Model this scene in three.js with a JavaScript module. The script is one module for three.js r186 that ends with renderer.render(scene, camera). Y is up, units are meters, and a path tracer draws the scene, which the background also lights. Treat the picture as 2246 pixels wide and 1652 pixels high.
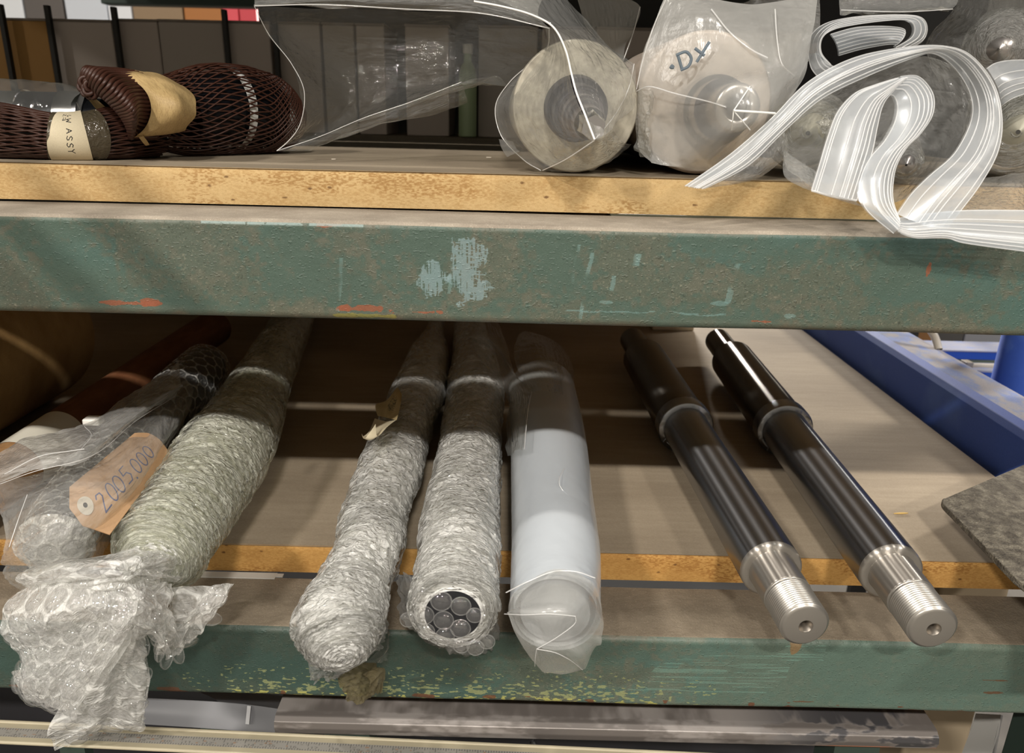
import * as THREE from 'three';
import { RoundedBoxGeometry } from 'three/addons/geometries/RoundedBoxGeometry.js';
import { mergeGeometries, mergeVertices } from 'three/addons/utils/BufferGeometryUtils.js';
import { RectAreaLightUniformsLib } from 'three/addons/lights/RectAreaLightUniformsLib.js';

// ---------- camera, sky, lights, exposure ----------
const W = 2246, H = 1652, F = 1675, EYE = 1.3;
const scene = new THREE.Scene();
scene.background = new THREE.Color(0.0, 0.0, 0.0);
const camera = new THREE.PerspectiveCamera(2 * Math.atan(H / 2 / F) * 180 / Math.PI, W / H, 0.02, 60);
camera.position.set(0, EYE, 0.5);
camera.rotation.order = 'YXZ';
camera.rotation.set(-19 * Math.PI / 180, 0, 0.024);
camera.focus = 0.6;
camera.userData.fStop = 11;
camera.updateMatrixWorld(true); camera.updateProjectionMatrix();
const renderer = new THREE.WebGLRenderer();
renderer.toneMapping = THREE.LinearToneMapping;
renderer.toneMappingExposure = 1.8;
renderer.shadowMap.enabled = true;
RectAreaLightUniformsLib.init();
// ceiling lamps: x, y, z, length, width, radiance, where it looks
const LAMPS = [
  [-5.6, 4.1, 3.26, 0.42, 0.16, 320], [-2.45, 4.1, 3.26, 0.42, 0.16, 620], [0.35, 4.1, 3.26, 0.42, 0.16, 420], [3.1, 4.1, 3.26, 0.42, 0.16, 340],
  [3.4, 4.1, -1.9, 0.9, 0.3, 90], [-1.0, 4.1, -2.35, 0.9, 0.3, 20],
  [-2.6, 4.1, 0.36, 0.12, 0.12, 300], [-0.8, 4.1, 0.36, 0.12, 0.12, 300], [1.2, 4.1, 0.36, 0.12, 0.12, 300],
];
const REAR_LAMP = [0.72, 2.3, -5.9, 0.9, 0.3, 290];      // upright panel on the rear wall

// ---------- helpers ----------
const PI = Math.PI, sin = Math.sin, cos = Math.cos, abs = Math.abs, min = Math.min, max = Math.max, hypot = Math.hypot, floor = Math.floor, sqrt = Math.sqrt;
const V = (x, y, z) => new THREE.Vector3(x, y, z);
const clamp = (x, a = 0, b = 1) => min(b, max(a, x)), lerp = (a, b, t) => a + (b - a) * t;
const smooth = (a, b, x) => { const t = clamp((x - a) / (b - a)); return t * t * (3 - 2 * t); };
function rng(seed) { let a = seed >>> 0; return () => { a = (a + 0x6D2B79F5) | 0; let t = Math.imul(a ^ (a >>> 15), 1 | a); t = (t + Math.imul(t ^ (t >>> 7), 61 | t)) ^ t; return ((t ^ (t >>> 14)) >>> 0) / 4294967296; }; }
const hash = (x, y, z) => { let h = (Math.imul(x, 374761393) + Math.imul(y, 668265263) + Math.imul(z, 2147483647 ^ 0x5bd1e995)) | 0; h = Math.imul(h ^ (h >>> 13), 1274126177); return ((h ^ (h >>> 16)) >>> 0) / 4294967296; };
function noise(x, y = 0, z = 0) {
  const X = floor(x), Y = floor(y), Z = floor(z); let a = x - X, b = y - Y, c = z - Z;
  a = a * a * (3 - 2 * a); b = b * b * (3 - 2 * b); c = c * c * (3 - 2 * c);
  const h = (i, j, k) => hash(X + i, Y + j, Z + k);
  return lerp(lerp(lerp(h(0, 0, 0), h(1, 0, 0), a), lerp(h(0, 1, 0), h(1, 1, 0), a), b), lerp(lerp(h(0, 0, 1), h(1, 0, 1), a), lerp(h(0, 1, 1), h(1, 1, 1), a), b), c) * 2 - 1;
}
const fbm = (x, y, z = 0, o = 4) => { let s = 0, a = 0.5; for (let i = 0; i < o; i++) { s += a * noise(x, y, z + i * 7.3); x *= 2.03; y *= 2.03; z *= 2.03; a *= 0.5; } return s; };
const ridge = (x, y, z = 0, o = 3) => { let s = 0, a = 0.5; for (let i = 0; i < o; i++) { s += a * (1 - 2 * abs(noise(x, y, z + i * 5.1))); x *= 1.9; y *= 1.9; z *= 1.9; a *= 0.55; } return s; };
// cell noise: distance to the nearest and second nearest seed
function cells(x, y, s = 0) {
  const X = floor(x), Y = floor(y); let a = 9, b = 9, id = 0;
  for (let j = -1; j <= 1; j++) for (let i = -1; i <= 1; i++) {
    const d = hypot(X + i + hash(X + i, Y + j, s) - x, Y + j + hash(X + i, Y + j, s + 11) - y);
    if (d < a) { b = a; a = d; id = hash(X + i, Y + j, s + 23); } else if (d < b) b = d;
  }
  return [a, b, id];
}
// where the sight line through a picture point meets a level, an upright plane, or a distance from the eye
const dirOf = (px, py) => V(px / W * 2 - 1, 1 - py / H * 2, 0.5).unproject(camera).sub(camera.position).normalize();
const onY = (px, py, y) => { const d = dirOf(px, py); return d.multiplyScalar((y - EYE) / d.y).add(camera.position); };
const onZ = (px, py, z) => { const d = dirOf(px, py); return d.multiplyScalar((z - 0.5) / d.z).add(camera.position); };

const names = {};
const numbered = (n) => { const k = names[n] = (names[n] ?? -1) + 1; return k ? n + '_' + String(k).padStart(3, '0') : n; };
function tag(o, label, category, group, kind) {
  if (label) o.userData.label = label; if (category) o.userData.category = category; if (group) o.userData.group = group; if (kind) o.userData.kind = kind; return o;
}
function thing(name, label, category, pos = [0, 0, 0], group) {
  const o = new THREE.Group(); o.name = numbered(name); o.position.set(...pos); scene.add(o); o.updateMatrixWorld(true); return tag(o, label, category, group);
}
// one mesh; a geometry in world coordinates is moved into its parent's own frame
function obj(name, geo, mat, parent = scene, local = false) {
  if (Array.isArray(geo)) geo = geo.length > 1 ? mergeGeometries(geo.map((g) => g.index ? g.toNonIndexed() : g)) : geo[0];
  if (parent !== scene && !local) { parent.updateWorldMatrix(true, false); geo.applyMatrix4(parent.matrixWorld.clone().invert()); }
  const m = new THREE.Mesh(geo, mat); m.name = parent === scene ? numbered(name) : (() => { parent.userData0 ??= {}; const k = parent.userData0[name] = (parent.userData0[name] ?? -1) + 1; return k ? name + '_' + String(k).padStart(3, '0') : name; })();
  m.castShadow = m.receiveShadow = true; parent.add(m); return m;
}
const box = (x0, x1, y0, y1, z0, z1, r = 0, s = 2) => {
  const g = r ? new RoundedBoxGeometry(x1 - x0, y1 - y0, z1 - z0, s, r) : new THREE.BoxGeometry(x1 - x0, y1 - y0, z1 - z0);
  return g.translate((x0 + x1) / 2, (y0 + y1) / 2, (z0 + z1) / 2);
};
// uv in metres by the face a normal looks at; (ox, oy, oz) is the origin
function uvBox(g, ox = 0, oy = 0, oz = 0) {
  const p = g.attributes.position, n = g.attributes.normal, uv = new Float32Array(p.count * 2);
  for (let i = 0; i < p.count; i++) {
    const a = abs(n.getX(i)), b = abs(n.getY(i)), c = abs(n.getZ(i)), x = p.getX(i) - ox, y = p.getY(i) - oy, z = p.getZ(i) - oz;
    uv.set(b >= a && b >= c ? [x, z] : c >= a ? [x, y] : [z, y], i * 2);
  }
  g.setAttribute('uv', new THREE.BufferAttribute(uv, 2)); return g;
}
// parametric surface: f(u, v) -> Vector3 or [point, [uvx, uvy]]
function surf(f, nu, nv, closeU = false) {
  const pos = [], uv = [], idx = [];
  for (let j = 0; j <= nv; j++) for (let i = 0; i <= nu; i++) { const r = f(i / nu, j / nv), p = r.isVector3 ? r : r[0]; pos.push(p.x, p.y, p.z); if (r.isVector3) uv.push(i / nu, j / nv); else uv.push(...r[1]); }
  for (let j = 0; j < nv; j++) for (let i = 0; i < nu; i++) { const a = j * (nu + 1) + i, b = a + 1, c = a + nu + 1, d = c + 1; idx.push(a, b, d, a, d, c); }
  const g = new THREE.BufferGeometry();
  g.setAttribute('position', new THREE.Float32BufferAttribute(pos, 3)); g.setAttribute('uv', new THREE.Float32BufferAttribute(uv, 2)); g.setIndex(idx); g.computeVertexNormals();
  if (closeU) { const n = g.attributes.normal; for (let j = 0; j <= nv; j++) { const a = j * (nu + 1), b = a + nu, s = V(n.getX(a) + n.getX(b), n.getY(a) + n.getY(b), n.getZ(a) + n.getZ(b)).normalize(); n.setXYZ(a, s.x, s.y, s.z); n.setXYZ(b, s.x, s.y, s.z); } }
  return g;
}
// Catmull-Rom through a list of numbers or vectors, t in 0..1
function cr(list, t) {
  const n = list.length - 1, x = clamp(t) * n, i = min(n - 1, floor(x)), f = x - i;
  const P = (k) => list[clamp(k, 0, n)], k = (a, b, c, d) => 0.5 * (2 * b + (c - a) * f + (2 * a - 5 * b + 4 * c - d) * f * f + (3 * b - a - 3 * c + d) * f * f * f);
  const [a, b, c, d] = [P(i - 1), P(i), P(i + 1), P(i + 2)];
  return a.isVector3 ? V(k(a.x, b.x, c.x, d.x), k(a.y, b.y, c.y, d.y), k(a.z, b.z, c.z, d.z)) : k(a, b, c, d);
}
const lin = (list, t) => { const n = list.length - 1, x = clamp(t) * n, i = min(n - 1, floor(x)), f = x - i; return list[i].isVector3 ? list[i].clone().lerp(list[i + 1], f) : lerp(list[i], list[i + 1], f); };
// a smooth patch through a grid of points: rows[v][u]
const patch = (rows, nu, nv, disp) => { const g = surf((u, v) => cr(rows.map((r) => cr(r, u)), v), nu, nv); return disp ? push(g, disp) : g; };
// move every vertex along its normal
function push(g, f, close = false) {
  const p = g.attributes.position, n = g.attributes.normal, uv = g.attributes.uv;
  for (let i = 0; i < p.count; i++) { const d = f(uv.getX(i), uv.getY(i), p.getX(i), p.getY(i), p.getZ(i)); p.setXYZ(i, p.getX(i) + n.getX(i) * d, p.getY(i) + n.getY(i) * d, p.getZ(i) + n.getZ(i) * d); }
  g.computeVertexNormals(); return g;
}
// a tube through points with radii; shape(theta, t) scales the radius; uv in metres
function sweep(pts, radii, nu, nv, shape, squash = 1) {
  const up0 = V(0, 1, 0), len = pts.reduce((s, p, i) => i ? s + p.distanceTo(pts[i - 1]) : 0, 0);
  const g = surf((u, v) => {
    const c = cr(pts, v), t = cr(pts, min(1, v + 0.01)).sub(cr(pts, max(0, v - 0.01))).normalize(), s = t.clone().cross(up0).normalize(), w = s.clone().cross(t).normalize();
    const th = u * 2 * PI, r0 = cr(radii, v), r = r0 * (shape ? shape(th, v, r0) : 1);
    return [c.addScaledVector(s, cos(th) * r).addScaledVector(w, sin(th) * r * squash), [u * 2 * PI * r0, v * len]];
  }, nu, nv, true);
  return g;
}
function tube(pts, r, seg = 24, sides = 6, closed = false) { return new THREE.TubeGeometry(new THREE.CatmullRomCurve3(pts, closed), seg, r, sides, closed); }
// a turned part: profile of [distance along the axis, radius] from a to b direction
function lathe(profile, a, b, n = 64) {
  const g = new THREE.LatheGeometry(profile.map(([l, r]) => new THREE.Vector2(max(r, 1e-5), l)), n), d = b.clone().sub(a).normalize();
  const q = new THREE.Quaternion().setFromUnitVectors(V(0, 1, 0), d); return g.applyQuaternion(q).translate(a.x, a.y, a.z);
}
// colour texture: f(x, y) in pixels -> [r, g, b] 0..255; repeat is given in metres per tile
function tex(w, h, f, mx, my, srgb = true) {
  const d = new Uint8Array(w * h * 4);
  for (let y = 0; y < h; y++) for (let x = 0; x < w; x++) { const c = f(x, y), i = (y * w + x) * 4; if (c.length) { d[i] = clamp(c[0], 0, 255); d[i + 1] = clamp(c[1], 0, 255); d[i + 2] = clamp(c[2], 0, 255); } else d[i] = d[i + 1] = d[i + 2] = clamp(c.valueOf(), 0, 255); d[i + 3] = 255; }
  const t = new THREE.DataTexture(d, w, h); t.colorSpace = srgb ? THREE.SRGBColorSpace : THREE.NoColorSpace;
  t.wrapS = t.wrapT = THREE.MirroredRepeatWrapping; t.magFilter = THREE.LinearFilter; t.minFilter = THREE.LinearFilter; t.repeat.set(1 / mx, 1 / my); t.needsUpdate = true; return t;
}
const std = (o) => new THREE.MeshStandardMaterial({ roughness: 0.6, side: THREE.DoubleSide, ...o });
const phys = (o) => new THREE.MeshPhysicalMaterial({ roughness: 0.6, side: THREE.DoubleSide, ...o });
const mix3 = (a, b, t) => [lerp(a[0], b[0], t), lerp(a[1], b[1], t), lerp(a[2], b[2], t)];
// ---------- levels ----------
const UB = EYE - 0.0687, LB = EYE - 0.386;            // tops of the two beams
const BH = 0.0663, BD = 0.062, BF = -0.078, BT = 0.0265; // beam height, depth; board front, thickness
const UD = UB + BT, LD = LB + BT;                     // tops of the two decks

// ---------- room ----------
const M = {};
M.concrete = std({ color: 0x6a6660, roughness: 0.8 }); M.wall = std({ color: 0x5c5a56, roughness: 0.9 }); M.wallPale = std({ color: 0xa8a49c, roughness: 0.9 }); M.ceil = std({ color: 0x4a4946, roughness: 0.9 });
const room = [['floor', box(-7, 7, -0.1, 0, -6, 6), M.concrete], ['ceiling', box(-7, 7, 4.3, 4.4, -6, 6), M.ceil], ['wall_left', box(-7.1, -7, 0, 4.3, -6, 6), M.wall], ['wall_right', box(7, 7.1, 0, 4.3, -6, 6), M.wall], ['wall_back', box(-7, 7, 0, 4.3, -6.1, -6), M.wall], ['wall_front', box(-7, 7, 0, 4.3, 6, 6.1), M.wallPale]];
for (const [n, g, m] of room) obj(n, g, m).userData.kind = 'structure';
const lampBody = std({ color: 0xd8d8d6, roughness: 0.5 }), lampGlow = std({ color: 0xffffff, emissive: 0xfffaf2, emissiveIntensity: 6 });
for (const [x, y, z, l, w, k] of LAMPS) {
  const i = LAMPS.findIndex((q) => q[0] === x && q[2] === z), nth = ['first', 'second', 'third', 'fourth'];
  const t = thing('ceiling_lamp', i < 4 ? 'white strip lamp, ' + nth[i] + ' from the left in the row over the front aisle' : i === 4 ? 'large white ceiling lamp over the blue machine frame' : i === 5 ? 'large white ceiling lamp behind the rack' : 'small bright square lamp, ' + nth[(i - 6) % 3] + ' from the left in the row nearest the rack', 'lamp', [x, y, z], 'ceiling lamps over the aisles');
  obj('housing', box(-l / 2 - 0.03, l / 2 + 0.03, 0.012, 0.09, -w / 2 - 0.03, w / 2 + 0.03, 0.01), lampBody, t, true);
  obj('diffuser', box(-l / 2, l / 2, 0.0, 0.012, -w / 2, w / 2), lampGlow, t, true);
  obj('rod', box(-0.01, 0.01, 0.09, 0.2, -0.01, 0.01), lampBody, t, true);
  const a = new THREE.RectAreaLight(0xfff8ee, k, l, w); a.position.set(x, y - 0.004, z); a.lookAt(x, 0, z); a.castShadow = true; scene.add(a);
}

{
  const [x, y, z, l, w, k] = REAR_LAMP, t = thing('wall_lamp', 'upright white lamp panel on the rear wall, far behind the blue machine frame', 'lamp', [x, y, z]);
  obj('housing', box(-l / 2 - 0.03, l / 2 + 0.03, -w / 2 - 0.03, w / 2 + 0.03, -0.1, -0.012, 0.01), lampBody, t, true); obj('diffuser', box(-l / 2, l / 2, -w / 2, w / 2, -0.012, 0), lampGlow, t, true);
  const a = new THREE.RectAreaLight(0xfff8ee, k, l, w); a.position.set(x, y, z + 0.004); a.lookAt(x, y, 0); a.castShadow = true; scene.add(a);
}

// ---------- rack ----------
const R0 = rng(5);
const greenTex = (seed, marks) => tex(2048, 192, (x, y) => {
  const u = x / 2048 * 0.95, v = y / 192 * BH;     // metres from the left end and from the bottom
  let c = [72, 90, 80];
  const d = fbm(u * 22, v * 34, seed, 5), e = fbm(u * 90, v * 110, seed + 3, 4), f = fbm(u * 300, v * 300, seed + 6, 3);
  c = mix3(c, [70, 102, 98], smooth(0.0, 0.4, fbm(u * 9, v * 12, seed + 9, 3)) * 0.6);
  c = mix3(c, [86, 90, 77], smooth(-0.15, 0.3, d + f * 0.6) * 0.75);
  c = mix3(c, [98, 96, 83], smooth(0.1, 0.42, e * 0.6 + f * 0.5 + d * 0.25) * 0.5);
  const edge = smooth(0.010, 0.0, v) + smooth(BH - 0.005, BH, v);
  c = mix3(c, [104, 96, 80], clamp(edge * (0.6 + e)) * 0.9);
  c = mix3(c, [150, 144, 124], smooth(0.62, 0.85, noise(u * 1000, v * 1000, seed)) * 0.4 * smooth(-0.2, 0.3, d));
  c = mix3(c, [48, 52, 44], smooth(0.66, 0.9, noise(u * 1100, v * 900, seed + 8)) * 0.5 * smooth(-0.2, 0.3, d));
  c = marks(c, u, v, e);
  const g = (hash(x, y, seed | 0) - 0.5) * 10; return [c[0] + g, c[1] + g, c[2] + g];
}, 0.95, BH);
const XL = -0.47;                                     // left end of the painted part in view
const spot = (u, v, cu, cv, ru, rv) => 1 - hypot((u - cu) / ru, (v - cv) / rv);
const ux = (px) => px / 2246 * 0.679 + 0.129;        // picture column -> metres along the beam
const marksU = (c, u, v, e) => {
  const rust = [140, 80, 56], pale = [112, 142, 140], p = (px) => ux(px);
  for (const [px, w, vv, h] of [[265, 0.018, 0.008, 0.0012], [310, 0.005, 0.009, 0.002], [745, 0.005, 0.0075, 0.0014], [790, 0.014, 0.008, 0.002], [925, 0.012, 0.0065, 0.0012], [735, 0.009, 0.0635, 0.0014], [950, 0.008, 0.0635, 0.0012], [1690, 0.008, 0.006, 0.0008], [2027, 0.0016, 0.042, 0.006], [300, 0.004, 0.05, 0.003]])
    if (spot(u, v, p(px), vv, w, h) + e * 2.6 > 0.45) c = mix3(c, rust, 0.85);
  if (spot(u, v, p(790), 0.003, 0.02, 0.0018) + e > 0.2) c = mix3(c, [150, 140, 60], 0.6);
  // brushed pale patches
  const pale2 = [128, 152, 154], st = noise(u * 1400, v * 120, 2), st2 = noise(u * 240, v * 1500, 4);
  for (const [px, w, vv, h] of [[1025, 0.013, 0.037, 0.024], [940, 0.012, 0.028, 0.015]]) { const s = spot(u, v, p(px), vv, w, h) + fbm(u * 120, v * 160, 6, 3) * 0.9; if (s > 0.12 && (st > 0.1 - s * 0.8 || st2 > 0.25)) c = mix3(c, [128, 150, 154], 0.7); }
  for (const [px, w, v0, v1, k] of [[735, 0.0012, 0.006, 0.042, 0.6], [1276, 0.0013, 0.005, 0.05, 0.6], [1366, 0.0012, 0.012, 0.028, 0.8], [1390, 0.0025, 0.042, 0.05, 0.7], [1255, 0.001, 0.03, 0.055, 0.5], [1600, 0.002, 0.018, 0.045, 0.6], [1340, 0.0015, 0.025, 0.035, 0.6], [984, 0.0012, 0.02, 0.04, 0.5]])
    if (abs(u - p(px) - (v - v0) * 0.12 + e * 0.0012) < w && v > v0 && v < v1) c = mix3(c, pale, k * smooth(-0.35, 0.25, fbm(u * 160, v * 90, 15, 3)));
  if (abs(v - 0.0105 + e * 0.002) < 0.0006 && u > p(1240) && u < p(1600) && st2 > -0.3) c = mix3(c, pale, 0.6);
  for (const [px, py, w, h] of [[1335, 0.017, 0.008, 0.002], [1575, 0.018, 0.009, 0.002], [1740, 0.01, 0.005, 0.002]]) if (spot(u, v, p(px), py, w, h) + e > 0.3) c = mix3(c, pale, 0.55);
  if (v > BH - 0.004 && u > p(450) && u < p(800) && e > -0.25) c = mix3(c, [140, 158, 156], 0.75);
  return c;
};
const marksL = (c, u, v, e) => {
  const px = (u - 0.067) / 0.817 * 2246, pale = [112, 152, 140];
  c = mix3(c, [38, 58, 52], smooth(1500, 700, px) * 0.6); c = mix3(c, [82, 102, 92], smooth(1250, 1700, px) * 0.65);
  const n1 = fbm(u * 260, v * 620, 8, 3), dens = smooth(330, 700, px) * smooth(1650, 1250, px) * smooth(0.036, 0.01, v);
  if (n1 > 0.42 - dens * 0.27 && dens > 0.05) c = mix3(c, [136, 140, 96], 0.8);
  if (v < 0.006 && n1 > 0.15 && px > 500 && px < 1450) c = mix3(c, [164, 160, 84], 0.7);
  if (v < 0.007 && noise(u * 100, v * 200, 31) > 0.55) c = mix3(c, [96, 56, 36], 0.8);
  if (px > 1380 && px < 1800 && v > 0.016 && noise(u * 30, v * 1300, 14) > 0.3 && smooth(0.0, 0.3, noise(u * 14, v * 30, 5)) > 0.1) c = mix3(c, pale, 0.35);
  for (const [x, vv, w, h] of [[2190, 0.022, 0.012, 0.0015], [1770, 0.008, 0.009, 0.0008], [2180, 0.034, 0.01, 0.0006]]) if (spot(u, v, 0.067 + x / 2246 * 0.817, vv, w, h) + e > 0.2) c = mix3(c, [88, 60, 40], 0.85);
  if (spot(u, v, 0.067 + 1733 / 2246 * 0.817, BH - 0.004, 0.005, 0.012) + e * 0.6 > 0.15) c = mix3(c, [120, 92, 60], 0.8);
  return c;
};
const dustTex = tex(512, 512, (x, y) => { const n = fbm(x / 60, y / 60, 3, 4), f = fbm(x / 14, y / 5, 8, 3), k = hash(x, y, 77); const g = (k - 0.5) * 20 + n * 16 + f * 10 + (k > 0.994 ? 50 : 0); return [148 + g, 138 + g, 124 + g * 0.95]; }, 0.2, 0.2);
const dustBump = tex(512, 512, (x, y) => 128 + fbm(x / 7, y / 7, 3, 3) * 120 + (hash(x, y, 5) - 0.5) * 60, 0.1, 0.1, false);
M.dust = std({ map: dustTex, bumpMap: dustBump, bumpScale: 0.0004, roughness: 0.92 });
const paintBump = tex(1024, 256, (x, y) => 128 + fbm(x / 30, y / 30, 1, 4) * 70 + (hash(x, y, 9) - 0.5) * 26 + (noise(x / 5, y / 3, 2) > 0.72 ? 60 : 0), 0.3, 0.07, false);
function paint(t) { return phys({ map: t, roughness: 0.5, bumpMap: paintBump, bumpScale: 0.0009 }); }
M.greenDark = std({ color: 0x2c3a33, roughness: 0.6 });
M.dustLow = std({ map: dustTex, color: 0xd4cfc6, bumpMap: dustBump, bumpScale: 0.0004, roughness: 0.92 });
function beam(y, mark, seed, label, lip, BD, dust) {
  const t = thing('rack_beam', label, 'beam', [0, y - BH, 0], 'green front beams of the rack');
  const r = 0.005, x0 = -1.3, x1 = 1.3;
  // section drawn in (z, y): the painted front with a rounded lip, then the dusty top
  const arc = (cz, cy, a0, a1, n) => Array.from({ length: n + 1 }, (_, i) => { const a = lerp(a0, a1, i / n) * PI / 180; return [cz + r * cos(a), cy + r * sin(a)]; });
  const front = [...arc(-r, r, -90, 0, 5), ...arc(-r, BH - r, 0, lip, 5)], top = [...arc(-r, BH - r, lip, 90, 4), [-BD + 0.003, BH], [-BD, BH - 0.003], [-BD, 0]];
  const strip = (sec, m, name, u0) => {
    const n = 40; let L = 0; const acc = sec.map((p, i) => (L += i ? hypot(p[0] - sec[i - 1][0], p[1] - sec[i - 1][1]) : 0));
    const S = (k) => { const x = k * (sec.length - 1), i = min(sec.length - 2, floor(x)), f = x - i; return [lerp(sec[i][0], sec[i + 1][0], f), lerp(sec[i][1], sec[i + 1][1], f), lerp(acc[i], acc[i + 1], f)]; };
    return obj(name, surf((u, v) => { const [z, yy, a] = S(v), x = lerp(x0, x1, u); return [V(x, yy + noise(x * 9, seed) * 0.0006, z + noise(x * 7, seed + 4) * 0.0008), u0 ? [x - XL, clamp(yy, 0, BH)] : [x, a]]; }, n, sec.length - 1), m, t, true);
  };
  strip(front, paint(greenTex(seed, mark)), 'painted_face', true); strip(top, dust, 'dusty_top', false);
  obj('underside', box(x0, x1, 0.0, 0.002, -BD, -r), M.greenDark, t, true);
  return t;
}
beam(UB, marksU, 3, 'scratched green steel rack beam under the upper shelf, with pale scuffs and orange rust chips', 35, 0.068, M.dust);
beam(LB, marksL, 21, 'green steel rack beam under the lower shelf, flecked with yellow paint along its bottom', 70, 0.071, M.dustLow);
const mdfTex = (seed, tone) => tex(2048, 96, (x, y) => {
  const a = fbm(x / 4, y / 3, seed, 3), b = fbm(x / 90, y / 60, seed + 2, 3), k = hash(x, y, seed); let c = mix3([204, 174, 124], [184, 150, 99], smooth(-0.5, 0.8, a + b * 0.8));
  const st = smooth(0.08, 0.34, fbm(x / 130 + 4, y / 70, seed + 5, 4)) * smooth(-0.15, 0.3, a); c = mix3(c, [156, 116, 66], st * 0.6);
  const [d, , id] = cells(x / 30, y / 26, seed); if (id > 0.93) c = mix3(c, [96, 66, 36], 0.75 * smooth(0.16, 0.04, d + a * 0.12));
  const top = smooth(88, 96, y) * 0.5; c = mix3(c, [120, 100, 74], top); const g = (k - 0.5) * 16; return [(c[0] + g) * tone[0], (c[1] + g) * tone[1], (c[2] + g) * tone[2]];
}, 0.95, BT);
const deckTex = tex(1024, 1024, (x, y) => { const n = fbm(x / 150, y / 60, 5, 4), f = fbm(x / 40, y / 4, 2, 3), k = hash(x, y, 7), g = (k - 0.5) * 9 + n * 18 + f * 8; return [156 + g, 142 + g, 122 + g * 0.95]; }, 1.0, 1.0);
M.deck = std({ map: deckTex, roughness: 0.85 });
function board(y, x1, seed, tone, label) {
  const t = thing('shelf_board', label, 'shelf board', [0, y, BF], 'fibreboard shelf boards');
  const x0 = -1.25, z1 = -1.02, e = 0.0012, edgeM = std({ map: mdfTex(seed, tone), roughness: 0.85 });
  const top = surf((u, v) => { const x = lerp(x0, x1, u), z = lerp(0, z1, v); return [V(x, BT + noise(x * 5, z * 5, seed) * 0.0004, z), [x, z]]; }, 60, 24); obj('dusty_top', top, M.deck, t, true);
  obj('raw_edge', surf((u, v) => { const x = lerp(x0, x1, u); return [V(x, lerp(0, BT, v), v > 0.9 ? -e : 0), [x - XL, v * BT]]; }, 60, 8), edgeM, t, true);
  obj('core', box(x0, x1, 0, BT - 0.001, z1, -0.001), edgeM, t, true);
}
board(UB, 0.56, 11, [1.0, 1.0, 1.0], 'upper fibreboard shelf board with a grey dusty top and a raw yellow edge');
{ const s = thing('gap_strip', 'thin steel strip closing the gap before the right end of the upper board', 'strip', [0.43, UB - 0.004, -0.07]); obj('strip', box(0.07, 0.56, UB - 0.004, UB - 0.0003, -0.0778, -0.0685), M.greenDark, s); obj('screw', box(0.42, 0.425, UB - 0.0003, UB + 0.0003, -0.076, -0.072), M.greenDark, s); }
board(LB, 0.525, 47, [0.95, 0.86, 0.68], 'lower fibreboard shelf board carrying the wrapped tubes and the two steel shafts');
// deck above the camera's view, back posts and legs
{
  const t = thing('shelf_board', 'dark shelf board overhead, above the bags of the upper shelf', 'shelf board', [0, UD + 0.335, 0]);
  obj('panel', box(-1.25, 0.9, 0.066, 0.09, -2.1, -0.07), M.greenDark, t, true); obj('front_beam', box(-1.3, 0.9, 0, 0.066, -0.062, 0, 0.004), M.greenDark, t, true); obj('back_beam', box(-1.3, 0.9, 0, 0.066, -2.16, -2.1, 0.004), M.greenDark, t, true);
  for (const [x, z, i] of [[0.487, -0.03, 0], [-1.28, -0.03, 1]]) {
    const l = thing('rack_upright', i ? 'green steel rack leg at the far left end, outside the view' : 'dark green steel rack leg under the lower beam, at the lower right corner', 'rack upright', [x, 0, z]);
    const y1 = i ? UD + 0.33 : LB - BH; obj('post', box(-0.03, 0.03, 0, y1, -0.025, 0.025, 0.003), M.greenDark, l, true); obj('foot_plate', box(-0.05, 0.05, 0, 0.006, -0.05, 0.05), M.greenDark, l, true);
  }
  for (const [y, n] of [[UB, 'upper'], [LB, 'lower']]) { const b = thing('rear_rack_beam', 'green steel beam carrying the rear edge of the ' + n + ' shelf board', 'beam', [0, y - BH, -1.06]); obj('bar', box(-1.3, 0.52, 0, BH, -0.03, 0.03, 0.004), M.greenDark, b, true); }
}
{ // rolling ladder parked at the left, just outside the view: its two sloping rails shade the left end of the upper beam
  const t = thing('rolling_ladder', 'grey tube handrails of a rolling ladder parked beside the left end of the view', 'ladder', [-0.9, 0, 0.12]), m = std({ color: 0x8b8d8f, roughness: 0.5 });
  for (const [x, y, k] of [[-0.354, -0.030, 0], [-0.290, -0.034, 1]]) obj('rail', tube([V(x, EYE + y, 0.12), V(x - 0.085, EYE + y + 0.1, 0.12), V(x - 0.255, EYE + y + 0.3, 0.12), V(x - 0.42, EYE + y + 0.48, 0.12), V(-0.95 - k * 0.05, EYE + 0.45 + k * 0.05, 0.12), V(-1.04 - k * 0.05, EYE + 0.2, 0.12), V(-1.05 - k * 0.05, 0.0, 0.12)], 0.0115, 80, 14), m, t);
  obj('tread', box(-1.35, -1.0, 0.62, 0.65, 0.06, 0.5, 0.004), m, t); obj('tread', box(-1.35, -1.0, 0.30, 0.33, 0.06, 0.5, 0.004), m, t); for (const z of [0.08, 0.48]) obj('leg', box(-1.36, -1.33, 0, 0.65, z - 0.015, z + 0.015, 0.003), m, t);
}
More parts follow.
